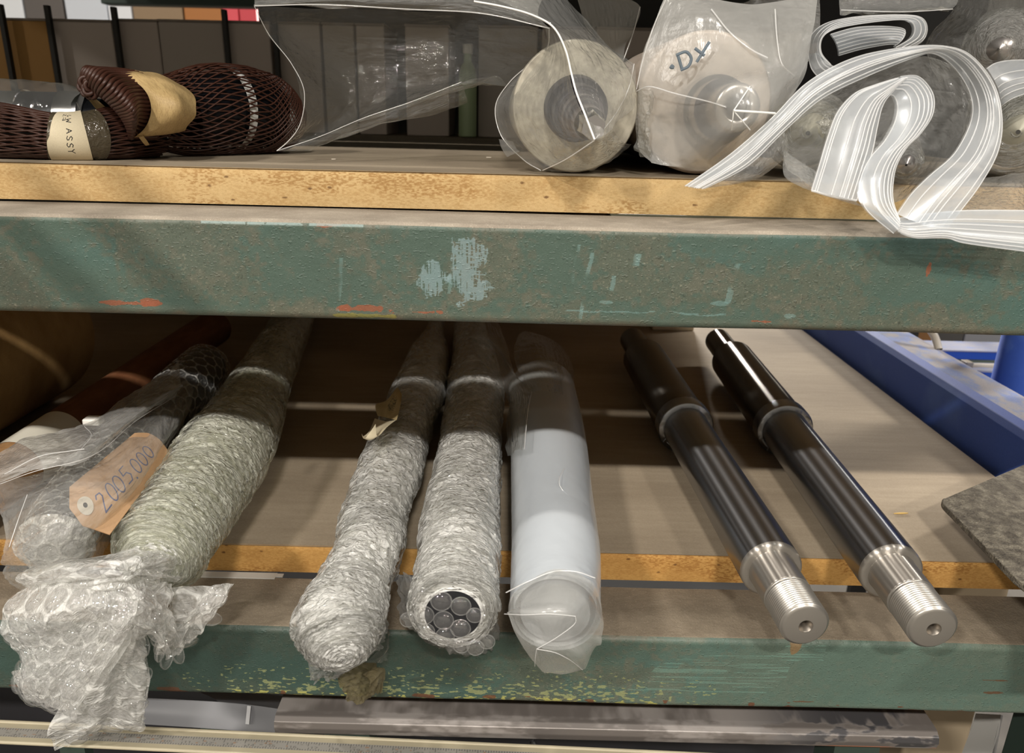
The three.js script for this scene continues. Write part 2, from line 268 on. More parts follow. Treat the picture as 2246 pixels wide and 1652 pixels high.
// ---------- steel shafts ----------
const steelRough = tex(256, 1024, (x, y) => 80 + fbm(x / 3, y / 120, 3, 3) * 70 + (hash(x, y, 1) - 0.5) * 20, 0.03, 0.2, false);
const spinBump = tex(64, 512, (x, y) => 128 + noise(y * 0.9, 1, 3) * 60 + noise(y * 0.23, 4, 3) * 50, 0.1, 0.012, false);
M.steel = phys({ color: 0xa1a3a7, metalness: 1, roughness: 0.27, anisotropy: 1, anisotropyRotation: PI / 2 });
M.steelTurned = phys({ color: 0xb2ada6, metalness: 0.85, roughness: 0.34, anisotropy: 1, anisotropyRotation: PI / 2 });
M.steelThread = phys({ color: 0x9f9b95, metalness: 0.8, roughness: 0.32 });
M.steelDark = phys({ color: 0x7d7973, metalness: 1, roughness: 0.29, anisotropy: 1, anisotropyRotation: PI / 2 });
M.hole = std({ color: 0x9a938a, metalness: 0.9, roughness: 0.35 });
const seg = (a, d, l0, prof) => lathe(prof.map(([l, r]) => [l - prof[0][0], r]), a.clone().addScaledVector(d, prof[0][0]), a.clone().addScaledVector(d, prof[0][0] + 1), 72);
function shaft(label, a, b) {
  const d = b.clone().sub(a).normalize(), t = thing('steel_shaft', label, 'shaft', a.toArray(), 'steel shafts on the lower shelf');
  const L = a.distanceTo(b);
  const lat = (prof) => { const g = lathe(prof, a, b, 72), p = g.attributes.position, uv = new Float32Array(p.count * 2); let k = 0; for (let i = 0; i < p.count; i++) { const q = V(p.getX(i), p.getY(i), p.getZ(i)).sub(a), l = q.dot(d); uv.set([floor(i / prof.length) / 72 * 0.15, l], i * 2); } g.setAttribute('uv', new THREE.BufferAttribute(uv, 2)); return g; };
  // threaded nose: a stack of V grooves
  const th = [[0, 0.0052], [0.0004, 0.0148], [0.0022, 0.0166]]; for (let i = 0; i < 14; i++) { const l = 0.0022 + i * 0.0021; th.push([l + 0.0004, 0.0168], [l + 0.0009, 0.0178], [l + 0.0013, 0.0178], [l + 0.0018, 0.0168]); }
  th.push([0.0318, 0.0164], [0.0335, 0.0164], [0.034, 0.0178]);
  obj('threaded_nose', lat(th), M.steelThread, t);
  obj('center_hole', lat([[0.014, 0.0001], [0.009, 0.0022], [0.0045, 0.0026], [0.0016, 0.0042], [0.0002, 0.0052]]), M.hole, t);
  obj('neck', lat([[0.034, 0.0178], [0.0345, 0.0182], [0.066, 0.0182], [0.067, 0.0186]]), M.steelTurned, t);
  obj('shoulder', lat([[0.067, 0.018], [0.0668, 0.0222], [0.0682, 0.0242], [0.071, 0.0244]]), M.steelTurned, t);
  obj('body', lat([[0.071, 0.0244], [0.11, 0.0246], [0.2, 0.0246], [0.334, 0.0246], [0.336, 0.0252]]), M.steel, t);
  obj('collar', lat([[0.336, 0.0246], [0.336, 0.0296], [0.3375, 0.0312], [0.354, 0.0312], [0.356, 0.0296], [0.356, 0.028]]), M.steel, t);
  obj('rear_journal', lat([[0.356, 0.029], [0.572, 0.029], [0.574, 0.0275], [0.574, 0.018]]), M.steelDark, t);
  obj('rear_stub', lat([[0.574, 0.0185], [L - 0.002, 0.0185], [L, 0.017], [L, 0.0001]]), M.steelDark, t);
}
shaft('polished steel shaft with a threaded nose, nearer to the white film roll', V(0.2119, LD + 0.0214, 0.0455), V(0.1808, LD + 0.040, -0.615));
shaft('polished steel shaft with a threaded nose, nearer to the blue steel channel', V(0.3025, LD + 0.0214, 0.0455), V(0.3115, LD + 0.040, -0.621));

// ---------- dusty plate at the right ----------
const feltTex = tex(512, 512, (x, y) => { const n = fbm(x / 18, y / 18, 4, 4), k = hash(x, y, 3), g = (k - 0.5) * 26 + n * 44 + (noise(x / 4, y / 4, 2) > 0.72 ? 26 : 0); return [98 + g, 92 + g, 81 + g * 0.9]; }, 0.16, 0.16);
const feltBump = tex(512, 512, (x, y) => 120 + fbm(x / 9, y / 9, 6, 4) * 150, 0.09, 0.09, false);
{
  const A = V(0.397, 0, -0.13), B = V(0.528, 0, -0.214), C = V(0.528, 0, 0.10), D = V(0.40, 0, 0.10), E = V(0.389, 0, -0.006), y = LB + 0.058;
  const s = new THREE.Shape(); const P = [A, B, C, D, E]; const rnd = (p, q, k) => [lerp(p.x, q.x, k), lerp(p.z, q.z, k)];
  s.moveTo(...rnd(A, B, 0.04)); s.lineTo(B.x, B.z); s.lineTo(C.x, C.z); s.lineTo(D.x, D.z); s.lineTo(E.x + 0.0005, E.z); s.lineTo(0.3935, -0.07); s.lineTo(0.3958, -0.112); s.quadraticCurveTo(0.3955, -0.131, ...rnd(A, B, 0.05));
  const g = new THREE.ExtrudeGeometry(s, { depth: 0.004, bevelEnabled: true, bevelSize: 0.0008, bevelThickness: 0.0008, bevelSegments: 2 });
  g.rotateX(PI / 2); uvBox(g); g.translate(0, y, 0);
  const t = thing('dusty_plate', 'grey plate thickly coated in dust, jutting in above the right end of the lower board', 'plate', [0.5, y, 0]);
  obj('plate', g, std({ map: feltTex, bumpMap: feltBump, bumpScale: 0.0016, roughness: 0.95 }), t);
  obj('stand', box(0.50, 0.53, 0, y - 0.005, 0.03, 0.06, 0.003), M.greenDark, t);
}

// ---------- blue machine frame beyond the board's right end ----------
const blueTex = tex(512, 512, (x, y) => { const n = fbm(x / 70, y / 50, 9, 4), g = (hash(x, y, 8) - 0.5) * 8; return mix3([66, 104, 206], [80, 118, 212], smooth(-0.1, 0.4, n)).map((v) => v + g); }, 0.4, 0.4);
const blueTop = tex(512, 512, (x, y) => { const n = fbm(x / 34, y / 20, 12, 5), g = (hash(x, y, 8) - 0.5) * 16; return mix3([134, 150, 198], [172, 168, 172], smooth(-0.45, 0.25, n)).map((v) => v + g); }, 0.3, 0.3);
M.blue = phys({ map: blueTex, roughness: 0.65 }); M.blueBright = phys({ color: 0x1f49a8, roughness: 0.4 }); M.blueDusty = std({ map: blueTop, roughness: 0.7 });
{
  const t = thing('blue_channel', 'long blue steel channel with a dusty top flange, running back beside the board', 'channel', [0.6, 0, -0.6]);
  const x0 = 0.534, yt = EYE - 0.297, sec = [[x0, yt - 0.11], [x0, yt - 0.013], [x0 + 0.004, yt - 0.005], [x0 + 0.012, yt]];
  const ext = (s, n) => surf((u, v) => { const p = lin(s.map(([x, y]) => V(x, y, 0)), u); return [V(p.x, p.y, lerp(0.02, -1.1, v)), [v * 1.1, p.x + p.y]]; }, n, 24);
  obj('web', ext(sec, 24), M.blue, t);
  obj('top_flange', ext([[x0 + 0.012, yt], [x0 + 0.058, yt + 0.001], [x0 + 0.06, yt - 0.003], [x0 + 0.06, yt - 0.007]], 12), M.blueDusty, t);
  obj('foot', box(x0 + 0.01, x0 + 0.05, 0, yt - 0.1, -0.95, -0.9), M.blue, t);
  const Y = (py, z) => onZ(2100, py, z).y, X = (px, py, z) => onZ(px, py, z).x;
  const c = thing('blue_cross_bar', 'blue cross bar with a grey dusty top, behind the white hose', 'cross bar', [0.8, 0, -0.86]);
  obj('bar', box(0.61, 1.3, Y(789, -0.84), Y(771, -0.84), -0.88, -0.84, 0.002), M.blueBright, c); obj('dusty_top', box(0.61, 1.3, Y(771, -0.84), Y(771, -0.84) + 0.003, -0.90, -0.838, 0.001), M.blueDusty, c); obj('foot', box(1.2, 1.24, 0, Y(788, -0.84), -0.88, -0.845), M.blueBright, c);
  const c2 = thing('blue_cross_bar', 'lower blue cross bar under the grey pipe', 'cross bar', [0.8, 0, -0.7]);
  obj('bar', box(0.6, 1.2, Y(880, -0.66), Y(815, -0.66), -0.70, -0.66, 0.002), M.blueBright, c2); obj('dusty_top', box(0.6, 1.2, Y(815, -0.66), Y(815, -0.66) + 0.003, -0.70, -0.659), M.blueDusty, c2); obj('foot', box(1.14, 1.18, 0, Y(880, -0.66), -0.70, -0.67), M.blueBright, c2);
  const p = thing('grey_pipe', 'thin grey pipe fixed along the lower blue cross bar', 'pipe', [0.8, Y(803, -0.68), -0.68]);
  obj('pipe', tube([V(0.60, Y(803, -0.68), -0.68), V(0.8, Y(803, -0.68), -0.68), V(1.2, Y(803, -0.68), -0.68)], 0.0055, 20, 12), std({ color: 0xb4aca0, roughness: 0.45 }), p); const cx = X(2120, 803, -0.68); obj('clamp', box(cx - 0.006, cx + 0.006, Y(803, -0.68) - 0.0055, Y(803, -0.68) + 0.009, -0.689, -0.671, 0.002), std({ color: 0xa79f92, roughness: 0.5 }), p);
  const post = thing('blue_post', 'rounded dark blue post standing at the right edge of the view, behind the channel', 'post', [X(2192, 800, -0.42) + 0.045, 0, -0.46]);
  const qx = X(2192, 800, -0.46) + 0.045; obj('post', surf((u, v) => { const a = u * 2 * PI; return V(qx + cos(a) * 0.045, lerp(EYE - 0.40, EYE + 0.02, v), -0.46 + sin(a) * 0.04); }, 32, 4, true), M.blue, post); obj('arm', box(qx - 0.02, 1.25, EYE - 0.44, EYE - 0.40, -0.49, -0.43, 0.004), M.blue, post); obj('foot', box(1.2, 1.25, 0, EYE - 0.44, -0.49, -0.43, 0.004), M.blue, post);
  for (const [n, lab, a, b, col] of [['brown_carton', 'brown carton on the floor stand behind the blue machine frame', 1985, 2046, 0x8a6238], ['dark_bin', 'dark grey bin between the brown carton and the grey bin, behind the blue frame', 2047, 2114, 0x4a4846], ['grey_bin', 'mid grey bin behind the blue frame, left of the blue post', 2116, 2230, 0x84858a]]) { const z = -1.5, t2 = thing(n, lab, n.split('_')[1], [X(a, 740, z), Y(785, z), z]); obj('body', box(X(a, 740, z), X(b, 740, z), Y(785, z), Y(660, z), z - 0.25, z, 0.004), std({ color: col, roughness: 0.7 }), t2); obj('rim', box(X(a, 740, z) + 0.004, X(b, 740, z) - 0.004, Y(660, z), Y(660, z) + 0.008, z - 0.246, z - 0.004, 0.002), std({ color: col, roughness: 0.6 }), t2); }
  const z0 = -1.5, st = thing('bin_stand', 'low stand under the bins behind the blue machine frame', 'stand', [1.1, 0, -1.6]); obj('top', box(X(1960, 740, z0), X(2260, 740, z0), Y(785, z0) - 0.02, Y(785, z0), z0 - 0.3, z0 + 0.05), M.greenDark, st); for (const px of [1965, 2240]) obj('leg', box(X(px, 740, z0), X(px, 740, z0) + 0.03, 0, Y(785, z0) - 0.02, z0 - 0.2, z0 - 0.16), M.greenDark, st);
  const h = thing('white_hose', 'short bent white hose standing up from the blue channel flange', 'hose', [0.6, 0, -0.6]);
  obj('hose', tube([V(0.592, yt, -0.52), V(0.590, yt + 0.016, -0.535), V(0.583, yt + 0.026, -0.55), V(0.572, yt + 0.027, -0.56), V(0.566, yt + 0.022, -0.565)], 0.0052, 30, 10), std({ color: 0xcfc8ba, roughness: 0.5 }), h);
}
// ---------- clear film materials ----------
const crinkleTex = tex(1024, 1024, (x, y) => {
  const wx = x + fbm(x / 60, y / 60, 1, 3) * 40, wy = y + fbm(x / 60, y / 60, 9, 3) * 40;
  const [a, b] = cells(wx / 70, wy / 70, 2), [c, d] = cells(wx / 27, wy / 27, 5);
  return 128 + (clamp((b - a) * 1.6) - 0.5) * 90 + (clamp((d - c) * 1.6) - 0.5) * 44 + fbm(x / 40, y / 40, 3, 3) * 60;
}, 0.09, 0.09, false);
const streakTex = tex(1024, 1024, (x, y) => { // creases that run round a wound roll
  const wy = y + fbm(x / 110, y / 70, 1, 4) * 90, wx = x + fbm(x / 50, y / 50, 6, 3) * 50, m = smooth(-0.2, 0.3, fbm(x / 120, y / 90, 12, 3)); const r = ridge(wx / 300, wy / 34, 2, 2), q = ridge(wx / 130, wy / 60, 7, 2), [ca, cb] = cells(wx / 90, wy / 52, 4);
  return 118 + r * 62 * m + q * 40 * (1 - m * 0.5) + (clamp((cb - ca) * 1.8) - 0.5) * 46 + fbm(x / 40, y / 26, 3, 2) * 24;
}, 0.10, 0.10, false);
const softTex = tex(512, 512, (x, y) => 128 + fbm(x / 70, y / 110, 2, 4) * 110 + ridge(x / 90, y / 60, 5, 2) * 24, 0.2, 0.2, false);
// bubbles on a hexagonal grid, s apart: height 0..1
const dome = (u, v, s) => { const h = s * 0.866, r = Math.round(v / h); let best = 0; for (let k = r - 1; k <= r + 1; k++) { const off = (k & 1) * s / 2, c = Math.round((u - off) / s) * s + off, d = hypot(u - c, v - k * h) / (s * 0.46); if (d < 1) best = max(best, sqrt(1 - d * d)); } return best; };
const film = (t, rough, o = {}) => phys({ color: 0xf1f1ee, transmission: t, thickness: 0, roughness: rough, ior: 1.5, bumpMap: crinkleTex, bumpScale: 0.0009, ...o });
const cloud = tex(512, 512, (x, y) => 176 + fbm(x / 60, y / 26, 4, 4) * 130 + ridge(x / 90, y / 16, 8, 2) * 26, 0.12, 0.12, false);
M.wrapOut = film(0.95, 0.055, { transmissionMap: cloud, bumpMap: streakTex, bumpScale: 0.009, ior: 1.8 });
M.wrapIn = film(0.34, 0.2, { bumpMap: crinkleTex, bumpScale: 0.001 });
M.wrapGreen = film(1.0, 0.055, { transmissionMap: cloud, color: 0xeff0e4, bumpMap: streakTex, bumpScale: 0.009, ior: 1.8 });
const cellClear = (() => { const w = 256, h = 443, t = tex(w, h, (x, y) => { const d = dome(x / w, y / h * 1.732, 1); return 100 + (d > 0 ? 62 * smooth(0.0, 0.45, d) : 0) + fbm(x / 30, y / 30, 2, 3) * 40; }, 0.0175, 0.0175 * 1.732, false); t.wrapS = t.wrapT = THREE.RepeatWrapping; return t; })();
M.loose = film(1.0, 0.06, { transmissionMap: cellClear, bumpMap: crinkleTex, bumpScale: 0.002, ior: 1.8 });
const cellClear2 = (() => { const w = 256, h = 443, t = tex(w, h, (x, y) => { const d = dome(x / w, y / h * 1.732, 1); return 150 + (d > 0 ? 88 * smooth(0.0, 0.35, d) : 0) + fbm(x / 30, y / 30, 2, 3) * 40; }, 0.0175, 0.0175 * 1.732, false); t.wrapS = t.wrapT = THREE.RepeatWrapping; return t; })();
M.cellWrap = film(1.0, 0.08, { transmissionMap: cellClear2, bumpMap: crinkleTex, bumpScale: 0.003 });
M.crumple = film(0.55, 0.06, { bumpMap: crinkleTex, bumpScale: 0.006, ior: 1.8 });
M.bubble = film(0.965, 0.04, { bumpMap: null, color: 0xffffff, ior: 1.8 });
M.bagClear = film(0.93, 0.08, { bumpMap: softTex, bumpScale: 0.0025 });
M.bagOver = film(0.88, 0.1, { bumpMap: softTex, bumpScale: 0.0012 });
M.bagMilky = film(0.73, 0.24, { bumpMap: softTex, bumpScale: 0.0004 });
M.bagMid = film(0.82, 0.1, { bumpMap: softTex, bumpScale: 0.002 });
M.polyRoll = film(0.55, 0.24, { color: 0xe6ebf0, bumpMap: softTex, bumpScale: 0.0012 });
M.fold = film(0.6, 0.1, { color: 0xffffff, bumpMap: null });
M.cardboard = std({ map: tex(512, 512, (x, y) => { const g = (hash(x, y, 3) - 0.5) * 12 + fbm(x / 80, y / 20, 2, 4) * 24; return [150 + g, 118 + g, 72 + g * 0.8]; }, 0.3, 0.3), roughness: 0.85 });
M.kraft = std({ map: tex(512, 512, (x, y) => { const g = (hash(x, y, 13) - 0.5) * 12 + fbm(x / 60, y / 30, 5, 4) * 22; return [158 + g, 120 + g, 78 + g * 0.8]; }, 0.3, 0.3), roughness: 0.8 });
M.brownTube = std({ map: tex(512, 512, (x, y) => { const g = (hash(x, y, 17) - 0.5) * 10 + fbm(x / 60, y / 30, 7, 4) * 16; return [112 + g, 70 + g, 42 + g * 0.8]; }, 0.3, 0.3), roughness: 0.7 });
M.paper = std({ color: 0xd9d3c2, roughness: 0.85 });

// silhouette pairs [x1, y1, x2, y2] of a roll lying on a level -> axis points and radii
function roll(pairs, base) {
  const pts = [], rad = []; const fwd = dirOf(W / 2, H / 2);
  for (const [a, b, c, d, lift = 0] of pairs) {
    let r = 0.03, p; for (let k = 0; k < 8; k++) { p = onY((a + c) / 2, (b + d) / 2, base + r + lift); const dist = p.distanceTo(camera.position); r = hypot(a - c, b - d) / 2 * p.clone().sub(camera.position).dot(fwd) / F; }
    pts.push(p); rad.push(r);
  }
  return [pts, rad];
}
function closeEnds(pts, rad, k0 = 0.5, k1 = 0.5, n0 = 1) { // add a rounded nose at the first point
  const d = pts[0].clone().sub(pts[1]).normalize(); const p = pts.slice(), r = rad.slice();
  p.unshift(pts[0].clone().addScaledVector(d, rad[0] * k0 * 0.8), pts[0].clone().addScaledVector(d, rad[0] * k0)); [p[0], p[1]] = [p[1], p[0]];
  r.unshift(0.002, rad[0] * 0.62); return [p, r];
}
function wrapped(label, pairs, o) {
  let [pts, rad] = roll(pairs, (o.base ?? LD) + 0.0035); rad = rad.map((r) => r * (o.shrink ?? 0.93)); const tail = [pts, rad];
  if (o.nose) [pts, rad] = closeEnds(pts, rad, o.nose);
  const t = thing('bubble_wrapped_roll', label, 'bubble wrap roll', [pts[2].x, LD, pts[2].z], 'bubble wrapped rolls on the lower board');
  const s = o.seed, sp = o.spacing ?? 0.012;
  const bump = (th, v, r0) => 1 + 0.055 * (o.lump ?? 1) * fbm(th * 0.9 + s, v * 9, s, 3) + (0.0035 / max(r0, 0.012)) * ridge(th * 1.1 + v * 3, v * 30 + cos(th) * 0.5, s, 2) * 0.5;
  const out = sweep(pts, rad, o.nu ?? 200, o.nv ?? 420, bump); push(out, (u, v) => (dome(u, v, sp) * 0.0016) * (0.6 + 0.8 * noise(u * 40, v * 40, s)) + ridge(u * 40, v * 110, s, 2) * 0.0006 * (o.lump ?? 1) + fbm(u * 40, v * 44, s + 2, 2) * 0.0016 * (o.lump ?? 1));
  obj('outer_film', out, o.mat ?? M.wrapOut, t);
  const inn = sweep(pts, rad.map((r) => r * 0.9), 120, 220, (th, v, r0) => 1 + 0.04 * fbm(th * 1.2 + s, v * 12, s + 4, 3)); push(inn, (u, v) => dome(u + 0.004, v + 0.003, sp) * 0.0018); obj('inner_film', inn, M.wrapIn, t);
  const [cp, cr2] = [tail[0].slice(), tail[1].map((r) => min(r * 0.74, o.core ?? 1))]; const c0 = cp[0].clone(), c1 = cp[cp.length - 1].clone();
  const core = sweep(cp, cr2, 40, 40); obj('core', [core, capAt(cp, cr2, 0), capAt(cp, cr2, cp.length - 1)], o.coreMat, t);
  return [t, pts, rad];
}
function capAt(pts, rad, k) { const n = pts.length - 1, d = k ? pts[n].clone().sub(pts[n - 1]) : pts[0].clone().sub(pts[1]); const g = new THREE.CircleGeometry(rad[k], 40); g.applyQuaternion(new THREE.Quaternion().setFromUnitVectors(V(0, 0, 1), d.normalize())); return g.translate(pts[k].x, pts[k].y, pts[k].z); }
M.coreGreen = std({ color: 0x5f6350, roughness: 0.5 }); M.coreGrey = std({ color: 0x77777a, roughness: 0.45, metalness: 0.3 }); M.coreDark = std({ color: 0x2e2f33, roughness: 0.4, metalness: 0.5 });
const bubbleGeo = (k) => { const g = new THREE.SphereGeometry(1, 20, 12, 0, 2 * PI, 0, PI * 0.55); const p = g.attributes.position; for (let i = 0; i < p.count; i++) { const x = p.getX(i), y = p.getY(i), z = p.getZ(i), a = Math.atan2(z, x), w = 1 - 0.22 * (1 - max(0, y)) * 0 - 0.10 * ridge(x * 1.7, z * 1.7, k, 2) * max(0, y); p.setXYZ(i, x * (1 + 0.05 * sin(3 * a + k)), y * 0.55 * w, z * (1 + 0.05 * sin(2 * a + k))); } g.computeVertexNormals(); const rim = new THREE.TorusGeometry(1.0, 0.07, 5, 22).rotateX(PI / 2); return uvBox(mergeGeometries([g, rim])); };
const BUBBLES = [1, 2, 3, 4].map(bubbleGeo);
function bubble(parent, p, n, r, k) { // a domed air cell standing on a film
  const m = new THREE.Mesh(BUBBLES[k % 4], M.bubble); parent.updateWorldMatrix(true, false); parent.userData0 ??= {}; const c = parent.userData0.bubble = (parent.userData0.bubble ?? -1) + 1; m.name = c ? 'bubble_' + String(c).padStart(3, '0') : 'bubble';
  m.position.copy(p).applyMatrix4(parent.matrixWorld.clone().invert()); m.quaternion.setFromUnitVectors(V(0, 1, 0), n.clone().normalize()); m.scale.setScalar(r); m.castShadow = m.receiveShadow = true; parent.add(m); return m;
}

// ---------- rolls on the lower board ----------
const [gT, gP] = wrapped('long greenish bubble wrapped roll lying behind the loose hanging bubble wrap', [[250, 1172, 448, 1254], [270, 1142, 470, 1222], [308, 1085, 515, 1160], [345, 1030, 550, 1100], [383, 968, 590, 1032], [449, 893, 615, 968], [520, 806, 642, 853], [589, 704, 676, 744], [630, 650, 700, 678]], { seed: 3, mat: M.wrapGreen, coreMat: M.coreGreen, nose: 0.5 });
const [aT, aP] = wrapped('bubble wrapped roll with a closed crumpled end, between the greenish roll and the open-ended roll', [[657, 1415, 842, 1400], [640, 1372, 852, 1362], [670, 1318, 858, 1320], [690, 1277, 860, 1280], [732, 1190, 893, 1205], [740, 1141, 897, 1141], [778, 1044, 930, 1044], [812, 954, 948, 958], [848, 876, 972, 890], [876, 818, 985, 838], [900, 768, 985, 782], [937, 717, 973, 719], [930, 690, 985, 690]], { seed: 11, coreMat: M.coreGrey, nose: 0.55, lump: 1.9 });
const [bT, bP, bR] = wrapped('thick bubble wrapped roll whose round end shows clear bubbles over a dark core', [[888, 1334, 1100, 1344], [894, 1290, 1102, 1300], [908, 1217, 1103, 1217], [917, 1141, 1103, 1141], [942, 1044, 1104, 1044], [960, 960, 1105, 960], [977, 850, 1108, 857], [990, 760, 1080, 764], [995, 700, 1060, 702]], { seed: 23, coreMat: M.coreDark, nose: 0.12 });
{ // round end of the middle roll: big clear bubbles over the dark core, a ragged collar
  const d = bP[3].clone().sub(bP[4]).normalize(), c = bP[2].clone(), R = bR[2];
  const face = c.clone().addScaledVector(d, R * 0.16), zc = face.z;
  const disc = new THREE.CircleGeometry(R * 0.62, 48); disc.applyQuaternion(new THREE.Quaternion().setFromUnitVectors(V(0, 0, 1), d)); disc.translate(face.x, face.y, face.z); obj('dark_end', disc, M.coreDark, bT);
  let k = 0; for (const [x, y, r] of [[925, 1307, 18], [968, 1319, 21], [1011, 1330, 20], [930, 1350, 20], [973, 1361, 20], [1010, 1379, 20], [935, 1385, 17], [976, 1396, 19], [1041, 1350, 16], [895, 1360, 16], [1012, 1417, 16], [1043, 1421, 17], [1068, 1408, 16]]) bubble(bT, onZ(x, y, zc + (k > 7 ? 0.012 : 0.003)), d.clone().add(V(0, 0.15, 0.2)), r * 0.335e-3, k++);
  // ragged film edge to the left, stuck out between the two rolls
  obj('film_edge', patch([[onZ(872, 1262, 0.0), onZ(886, 1255, 0.0), onZ(905, 1262, 0.005)], [onZ(872, 1310, 0.012), onZ(890, 1312, 0.02), onZ(915, 1300, 0.02)], [onZ(880, 1360, 0.018), onZ(905, 1372, 0.025), onZ(935, 1370, 0.03)], [onZ(915, 1382, 0.02), onZ(945, 1408, 0.028), onZ(975, 1400, 0.032)], [onZ(960, 1418, 0.02), onZ(985, 1422, 0.028), onZ(1010, 1415, 0.03)]], 40, 80, (u, v) => dome(u * 0.03, v * 0.06, 0.009) * 0.003 + fbm(u * 9, v * 14, 4, 3) * 0.004), M.crumple, bT);
  obj('lower_film', patch([[onZ(905, 1370, 0.012), onZ(1000, 1412, 0.03), onZ(1098, 1360, 0.0)], [onZ(915, 1385, 0.012), onZ(1010, 1436, 0.028), onZ(1098, 1405, 0.0)], [onZ(930, 1390, -0.01), onZ(1030, 1440, 0.0), onZ(1096, 1422, -0.02)]], 80, 30, (u, v) => dome(u * 0.08, v * 0.02, 0.011) * 0.003 + fbm(u * 12, v * 5, 9, 3) * 0.005), M.crumple, bT);
}
{ // tape and torn paper on the left roll
  const tape = phys({ color: 0xb3a67f, transmission: 0.45, thickness: 0, roughness: 0.2, bumpMap: crinkleTex, bumpScale: 0.0016 });
  const tp = thing('tape_end', 'crumpled brown clear tape hanging from the end of the left roll over the beam', 'tape', [onZ(780, 1480, 0.03).x, onZ(780, 1480, 0.03).y, 0.03]);
  obj('tape', patch([[onZ(738, 1478, 0.03), onZ(770, 1462, 0.036), onZ(828, 1452, 0.024)], [onZ(742, 1500, 0.03), onZ(782, 1490, 0.034), onZ(826, 1478, 0.024)], [onZ(757, 1522, 0.026), onZ(790, 1512, 0.032), onZ(832, 1500, 0.018)], [onZ(760, 1538, 0.022), onZ(790, 1545, 0.028), onZ(822, 1526, 0.02)]], 40, 50, (u, v) => ridge(u * 5, v * 7, 3, 3) * 0.0025), tape, tp);
  obj('curl', patch([[onZ(795, 1480, 0.036), onZ(822, 1465, 0.042)], [onZ(812, 1500, 0.042), onZ(845, 1470, 0.044)], [onZ(800, 1528, 0.034), onZ(836, 1522, 0.03)]], 20, 30, (u, v) => ridge(u * 4, v * 6, 8, 2) * 0.002), tape, tp);
  const fl = patch([[onZ(845, 1395, 0.0), onZ(852, 1400, 0.01), onZ(855, 1375, 0.0)], [onZ(835, 1420, 0.012), onZ(848, 1430, 0.018), onZ(853, 1410, 0.01)], [onZ(800, 1452, 0.016), onZ(825, 1455, 0.02), onZ(850, 1450, 0.014)]], 20, 30, (u, v) => ridge(u * 3, v * 4, 5, 2) * 0.002); obj('film_scrap', fl, M.bagClear, aT);
  obj('film_fringe', patch([[onZ(650, 1405, 0.02), onZ(700, 1420, 0.05), onZ(760, 1425, 0.05), onZ(800, 1415, 0.04)], [onZ(665, 1440, 0.022), onZ(705, 1455, 0.045), onZ(755, 1458, 0.045), onZ(775, 1452, 0.04)], [onZ(680, 1480, 0.025), onZ(700, 1482, 0.036), onZ(735, 1486, 0.036), onZ(750, 1478, 0.03)], [onZ(690, 1502, 0.024), onZ(702, 1494, 0.03), onZ(722, 1496, 0.03), onZ(738, 1490, 0.026)]], 60, 60, (u, v) => ridge(u * 7, v * 4, 3, 3) * 0.004), M.crumple, aT);
  obj('crumpled_end', patch([[onZ(700, 1315, 0.03), onZ(755, 1300, 0.045), onZ(815, 1308, 0.04), onZ(858, 1330, 0.02)], [onZ(650, 1360, 0.045), onZ(715, 1345, 0.075), onZ(800, 1345, 0.075), onZ(860, 1370, 0.03)], [onZ(638, 1400, 0.05), onZ(705, 1392, 0.085), onZ(795, 1390, 0.085), onZ(852, 1402, 0.035)], [onZ(652, 1430, 0.045), onZ(705, 1432, 0.078), onZ(780, 1432, 0.078), onZ(846, 1428, 0.035)], [onZ(668, 1452, 0.04), onZ(708, 1458, 0.06), onZ(770, 1456, 0.06), onZ(825, 1442, 0.04)]], 110, 110, (u, v) => ridge(u * 4, v * 4, 13, 4) * 0.006 + dome(u * 0.07, v * 0.06, 0.011) * 0.0015), M.crumple, aT);
  const tagP = thing('torn_paper_tag', 'small torn brown paper tag tucked beside the left roll, its lower edge curled up', 'paper tag', [onY(840, 900, LD + 0.05).x, LD + 0.05, onY(840, 900, LD + 0.05).z]);
  const q = (x, y, h) => onY(x, y, LD + h + 0.028); const tagM = std({ map: tex(256, 256, (x, y) => { const g = (hash(x, y, 3) - 0.5) * 14 + fbm(x / 40, y / 40, 2, 3) * 20, ink = x > 120 && x < 190 && y > 70 && y < 190 && noise(x / 14, y / 4, 5) > 0.1; const c = [176 + g, 156 + g, 112 + g]; return ink ? c.map((v) => v * 0.62) : c; }, 1, 1), roughness: 0.85 });
  obj('paper', patch([[q(870, 850, 0.058), q(874, 852, 0.06), q(881, 865, 0.062)], [q(848, 878, 0.045), q(862, 872, 0.058), q(880, 880, 0.066)], [q(824, 888, 0.03), q(850, 895, 0.05), q(876, 900, 0.068)], [q(828, 912, 0.032), q(846, 916, 0.05), q(870, 922, 0.07)]], 24, 24), tagM, tagP);
  obj('curled_edge', patch([[q(822, 918, 0.034), q(846, 924, 0.052), q(869, 921, 0.071)], [q(810, 945, 0.034), q(826, 946, 0.05), q(850, 936, 0.068)], [q(797, 957, 0.036), q(813, 965, 0.048), q(828, 957, 0.062)], [q(793, 950, 0.042), q(800, 962, 0.05), q(824, 930, 0.066)]], 24, 24), std({ color: 0xd8ccae, roughness: 0.85 }), tagP);
}
